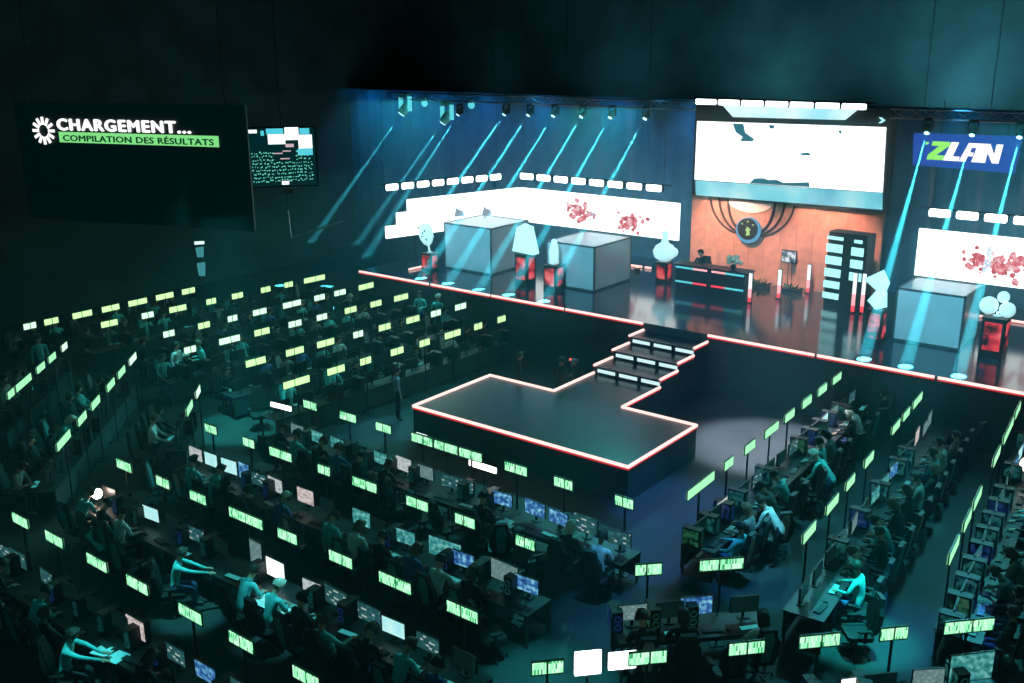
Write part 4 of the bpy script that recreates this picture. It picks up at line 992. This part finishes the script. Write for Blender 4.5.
LOWL = person('reach', 'teal', 'dark', 'player in a teal shirt reaching to a pale pad at the nearest row', (-15.95, 7.35, 0), yawto(.75, .65), False, False)
c2 = copy_tree(c0); c2.location = (-15.95, 7.35, 0); c2.rotation_euler = (0, 0, yawto(.75, .65)); c2['label'] = 'black chair under the teal shirted player at the nearest row'
# camera on tripod with a red lamp
t = thing('video_camera', 'video camera on a black tripod with red lamp behind the catwalk', 'camera', (-17.45, 25.45, 0), 0)
for k in range(3):
    a = 2 * PI * k / 3 + .4
    MB().tube((0, 0, 1.35), (.26 * math.cos(a), .26 * math.sin(a), 0), .018, 6).build('tripod_leg', DGREY, t)
MB().box((0, 0, 1.48), (.16, .36, .2), 0, 0, .02).build('body', BLACK, t); MB().tube((0, .18, 1.48), (0, .34, 1.48), .06, 10).build('lens', BLACK, t)
MB().ball((0, -.1, 1.62), .035, 8).build('red_lamp', E_REDDOT, t)
# loose bright things
def sheet(name, label, cat, loc, rz, w, d, m_, group=None):
    t = thing(name, label, cat, loc, rz, group)
    q = MB()
    nx = 6
    vs = [(-w / 2 + w * i / nx, -d / 2 + d * j, .006 + .006 * math.sin(i * 1.3 + j)) for j in (0, 1) for i in range(nx + 1)]
    vs += [(x, y, z - .005) for x, y, z in vs]
    n2 = 2 * (nx + 1)
    fs = [(i, i + 1, nx + 2 + i, nx + 1 + i) for i in range(nx)] + [(n2 + i, n2 + nx + 1 + i, n2 + nx + 2 + i, n2 + i + 1) for i in range(nx)]
    q.add(vs, fs); q.build('sheet', m_, t, True)
    MB().box((0, 0, .0), (w * 1.01, d * 1.01, .004)).build('edge', BLACK, t)
    return t
sheet('desk_mat', 'large pale teal desk mat before the bright white monitor', 'mat', (-14.55, 10.93, .745), R(4), .95, .42, WHITE, 'pale desk mats')
sheet('desk_mat', 'pale desk mat under the hands of the player at the nearest row', 'mat', (-15.55, 8.02, .745), R(8), .72, .34, PADM, 'pale desk mats')
sheet('desk_mat', 'pale desk mat in the second nearest row under the white lamps of the catwalk row', 'mat', (-12.9, 16.45, .745), R(-4), .7, .34, PADM, 'pale desk mats')
sheet('desk_mat', 'pale cyan desk mat at the third nearest row under cyan monitors', 'mat', (-20.7, 13.72, .745), R(4), .6, .36, PADM, 'pale desk mats')
# bar lamps
def bar_lamp(label, loc, rz, w, h, m_=E_WARM):
    t = thing('bar_lamp', label, 'lamp', loc, rz, 'bright white bar lamps on posts')
    MB().box((0, 0, 0), (w, .05, h), 0, 0, .01).build('lit_tube', m_, t)
    MB().box((0, .04, 0), (w + .03, .05, h * .8)).build('channel', BLACK, t)
    MB().tube((0, .05, -loc[2] + .01), (0, .05, 0), .018, 6).build('post', BLACK, t)
    MB().box((0, .05, -loc[2] + .01), (.26, .24, .02), 0, 0, .03).build('foot', BLACK, t)
bar_lamp('pinkish white bar lamp at the near end of sixth row from wall', (-22.0, 17.35, 1.35), R(5), .8, .13, E_PINKW)
bar_lamp('white bar lamp among signs of the row facing the catwalk', (-14.55, 17.42, 1.42), 0, .85, .14, E_WARM)
bar_lamp('small square white lamp left of the long sign facing the catwalk', (-16.5, 17.35, 1.72), 0, .36, .22, E_TUBEW)
bar_lamp('square very bright lamp at the aisle end of the near corner row', (-7.75, 11.85, 1.72), R(47), .44, .42, E_LAMP)
bar_lamp('long very bright lamp beside the square one in the near corner row', (-7.36, 12.27, 1.70), R(47), .46, .30, E_LAMP)
# glowing globes added in place of monitor glare and a lit head
t = thing('glow_globe', 'warm globe added for screen glare on the wall end desk of second nearest row', 'lamp', (-21.3, 11.2, .745))
MB().lathe([(.1, 0), (.1, .02), (.02, .03), (.02, .25)], (0, 0, 0), 12).build('stand', BLACK, t)
MB().ball((0, 0, .36), .12, 14).build('globe', emis('glare_globe', (1, .78, .64), 40.0), t, True)
t = thing('glow_globe', 'white globe added as a bright spot on the outer right row', 'lamp', (-4.15, 26.1, .745))
MB().lathe([(.1, 0), (.1, .02), (.02, .03), (.02, .3)], (0, 0, 0), 12).build('stand', BLACK, t)
MB().ball((0, 0, .45), .19, 14).build('globe', E_WARM, t, True)
# bottles, cups and a red cloth near the camera
def bottle(label, loc, m_, s=1.0):
    t = thing('water_bottle', label, 'bottle', loc, 0, 'bottles on desks and floor')
    MB().lathe([(.04 * s, 0), (.045 * s, .05 * s), (.045 * s, .2 * s), (.018 * s, .27 * s), (.018 * s, .29 * s)], (0, 0, 0), 10).build('body', m_, t, True)
    MB().lathe([(.02 * s, .29 * s), (.02 * s, .32 * s)], (0, 0, 0), 10).build('cap', WHITE, t)
bottle('large cyan bottle standing on the floor at the teal lit patch', (-5.35, 19.25, 0), CYANB, 1.8)
bottle('yellow green bottle standing on the floor beside the cyan one', (-5.75, 19.15, 0), GREENB, 1.4)
bottle('cyan bottle on a desk of the outer right row', (-3.3, 23.6, .745), CYANB, 1.2)
t = thing('folded_jacket', 'red jacket lying over the back of the near corner row', 'jacket', (-5.0, 14.5, .745), R(47))
m = MB(); m.lathe([(.02, 0), (.16, .02), (.17, .06), (.12, .10), (.02, .12)], (0, 0, 0), 12, 0, 2.6, .8); m.build('body', REDCLOTH, t, True)
m = MB(); m.tube((-.3, .05, .05), (-.62, -.02, .02), .06, 8, 0, .04); m.tube((.3, .05, .05), (.60, .06, .02), .06, 8, 0, .04); m.build('sleeve', REDCLOTH, t, True)
# teal jacket over a chair at the left
t = thing('hanging_jacket', 'teal jacket spread in a diamond over a chair at inner slanted row', 'jacket', (-19.75, 10.4, .55), R(20))
m = MB(); m.add([(0, 0, .62), (-.42, -.10, .25), (.42, -.10, .25), (.02, -.20, -.02), (0, .10, .60), (-.40, .05, .23), (.40, .05, .23), (.02, .0, -.04)], [(0, 1, 3, 2), (4, 6, 7, 5), (0, 2, 6, 4), (0, 4, 5, 1), (1, 5, 7, 3), (2, 3, 7, 6)])
m.build('cloth', T_TEAL, t)
c3 = copy_tree(c0); c3.location = (-19.72, 10.62, 0); c3.rotation_euler = (0, 0, R(20)); c3['label'] = 'black chair under the diamond shaped teal jacket'

# ------------------------------------------------------------------ thin haze in front of the stage, lit by the beams
def haze(name, c, d, dens, col, label):
    o = MB().box(c, d).build(name, None)
    m = bpy.data.materials.new(name); m.use_nodes = True
    nt = m.node_tree; nt.nodes.clear()
    ou = nt.nodes.new('ShaderNodeOutputMaterial'); v = nt.nodes.new('ShaderNodeVolumeScatter')
    v.inputs['Color'].default_value = col; v.inputs['Density'].default_value = dens; v.inputs['Anisotropy'].default_value = .2
    nt.links.new(v.outputs[0], ou.inputs['Volume']); o.data.materials.clear(); o.data.materials.append(m)
    tag(o, label, 'haze', None, 'stuff')
haze('stage_haze', (-18.5, 33.6, 5.6), (45, 9.7, 7.0), .014, (.55, .92, 1, 1), 'smoke haze hanging over the stage and lit by the beams')
haze('hall_haze', (-17.4, 16.3, 3.3), (48.0, 24.8, 6.5), .0048, (.30, .86, 1, 1), 'thin smoke haze hanging over the rows of desks')
print('OBJECTS', len(bpy.data.objects))
from collections import Counter
print(Counter(e[3] for e in LOG))
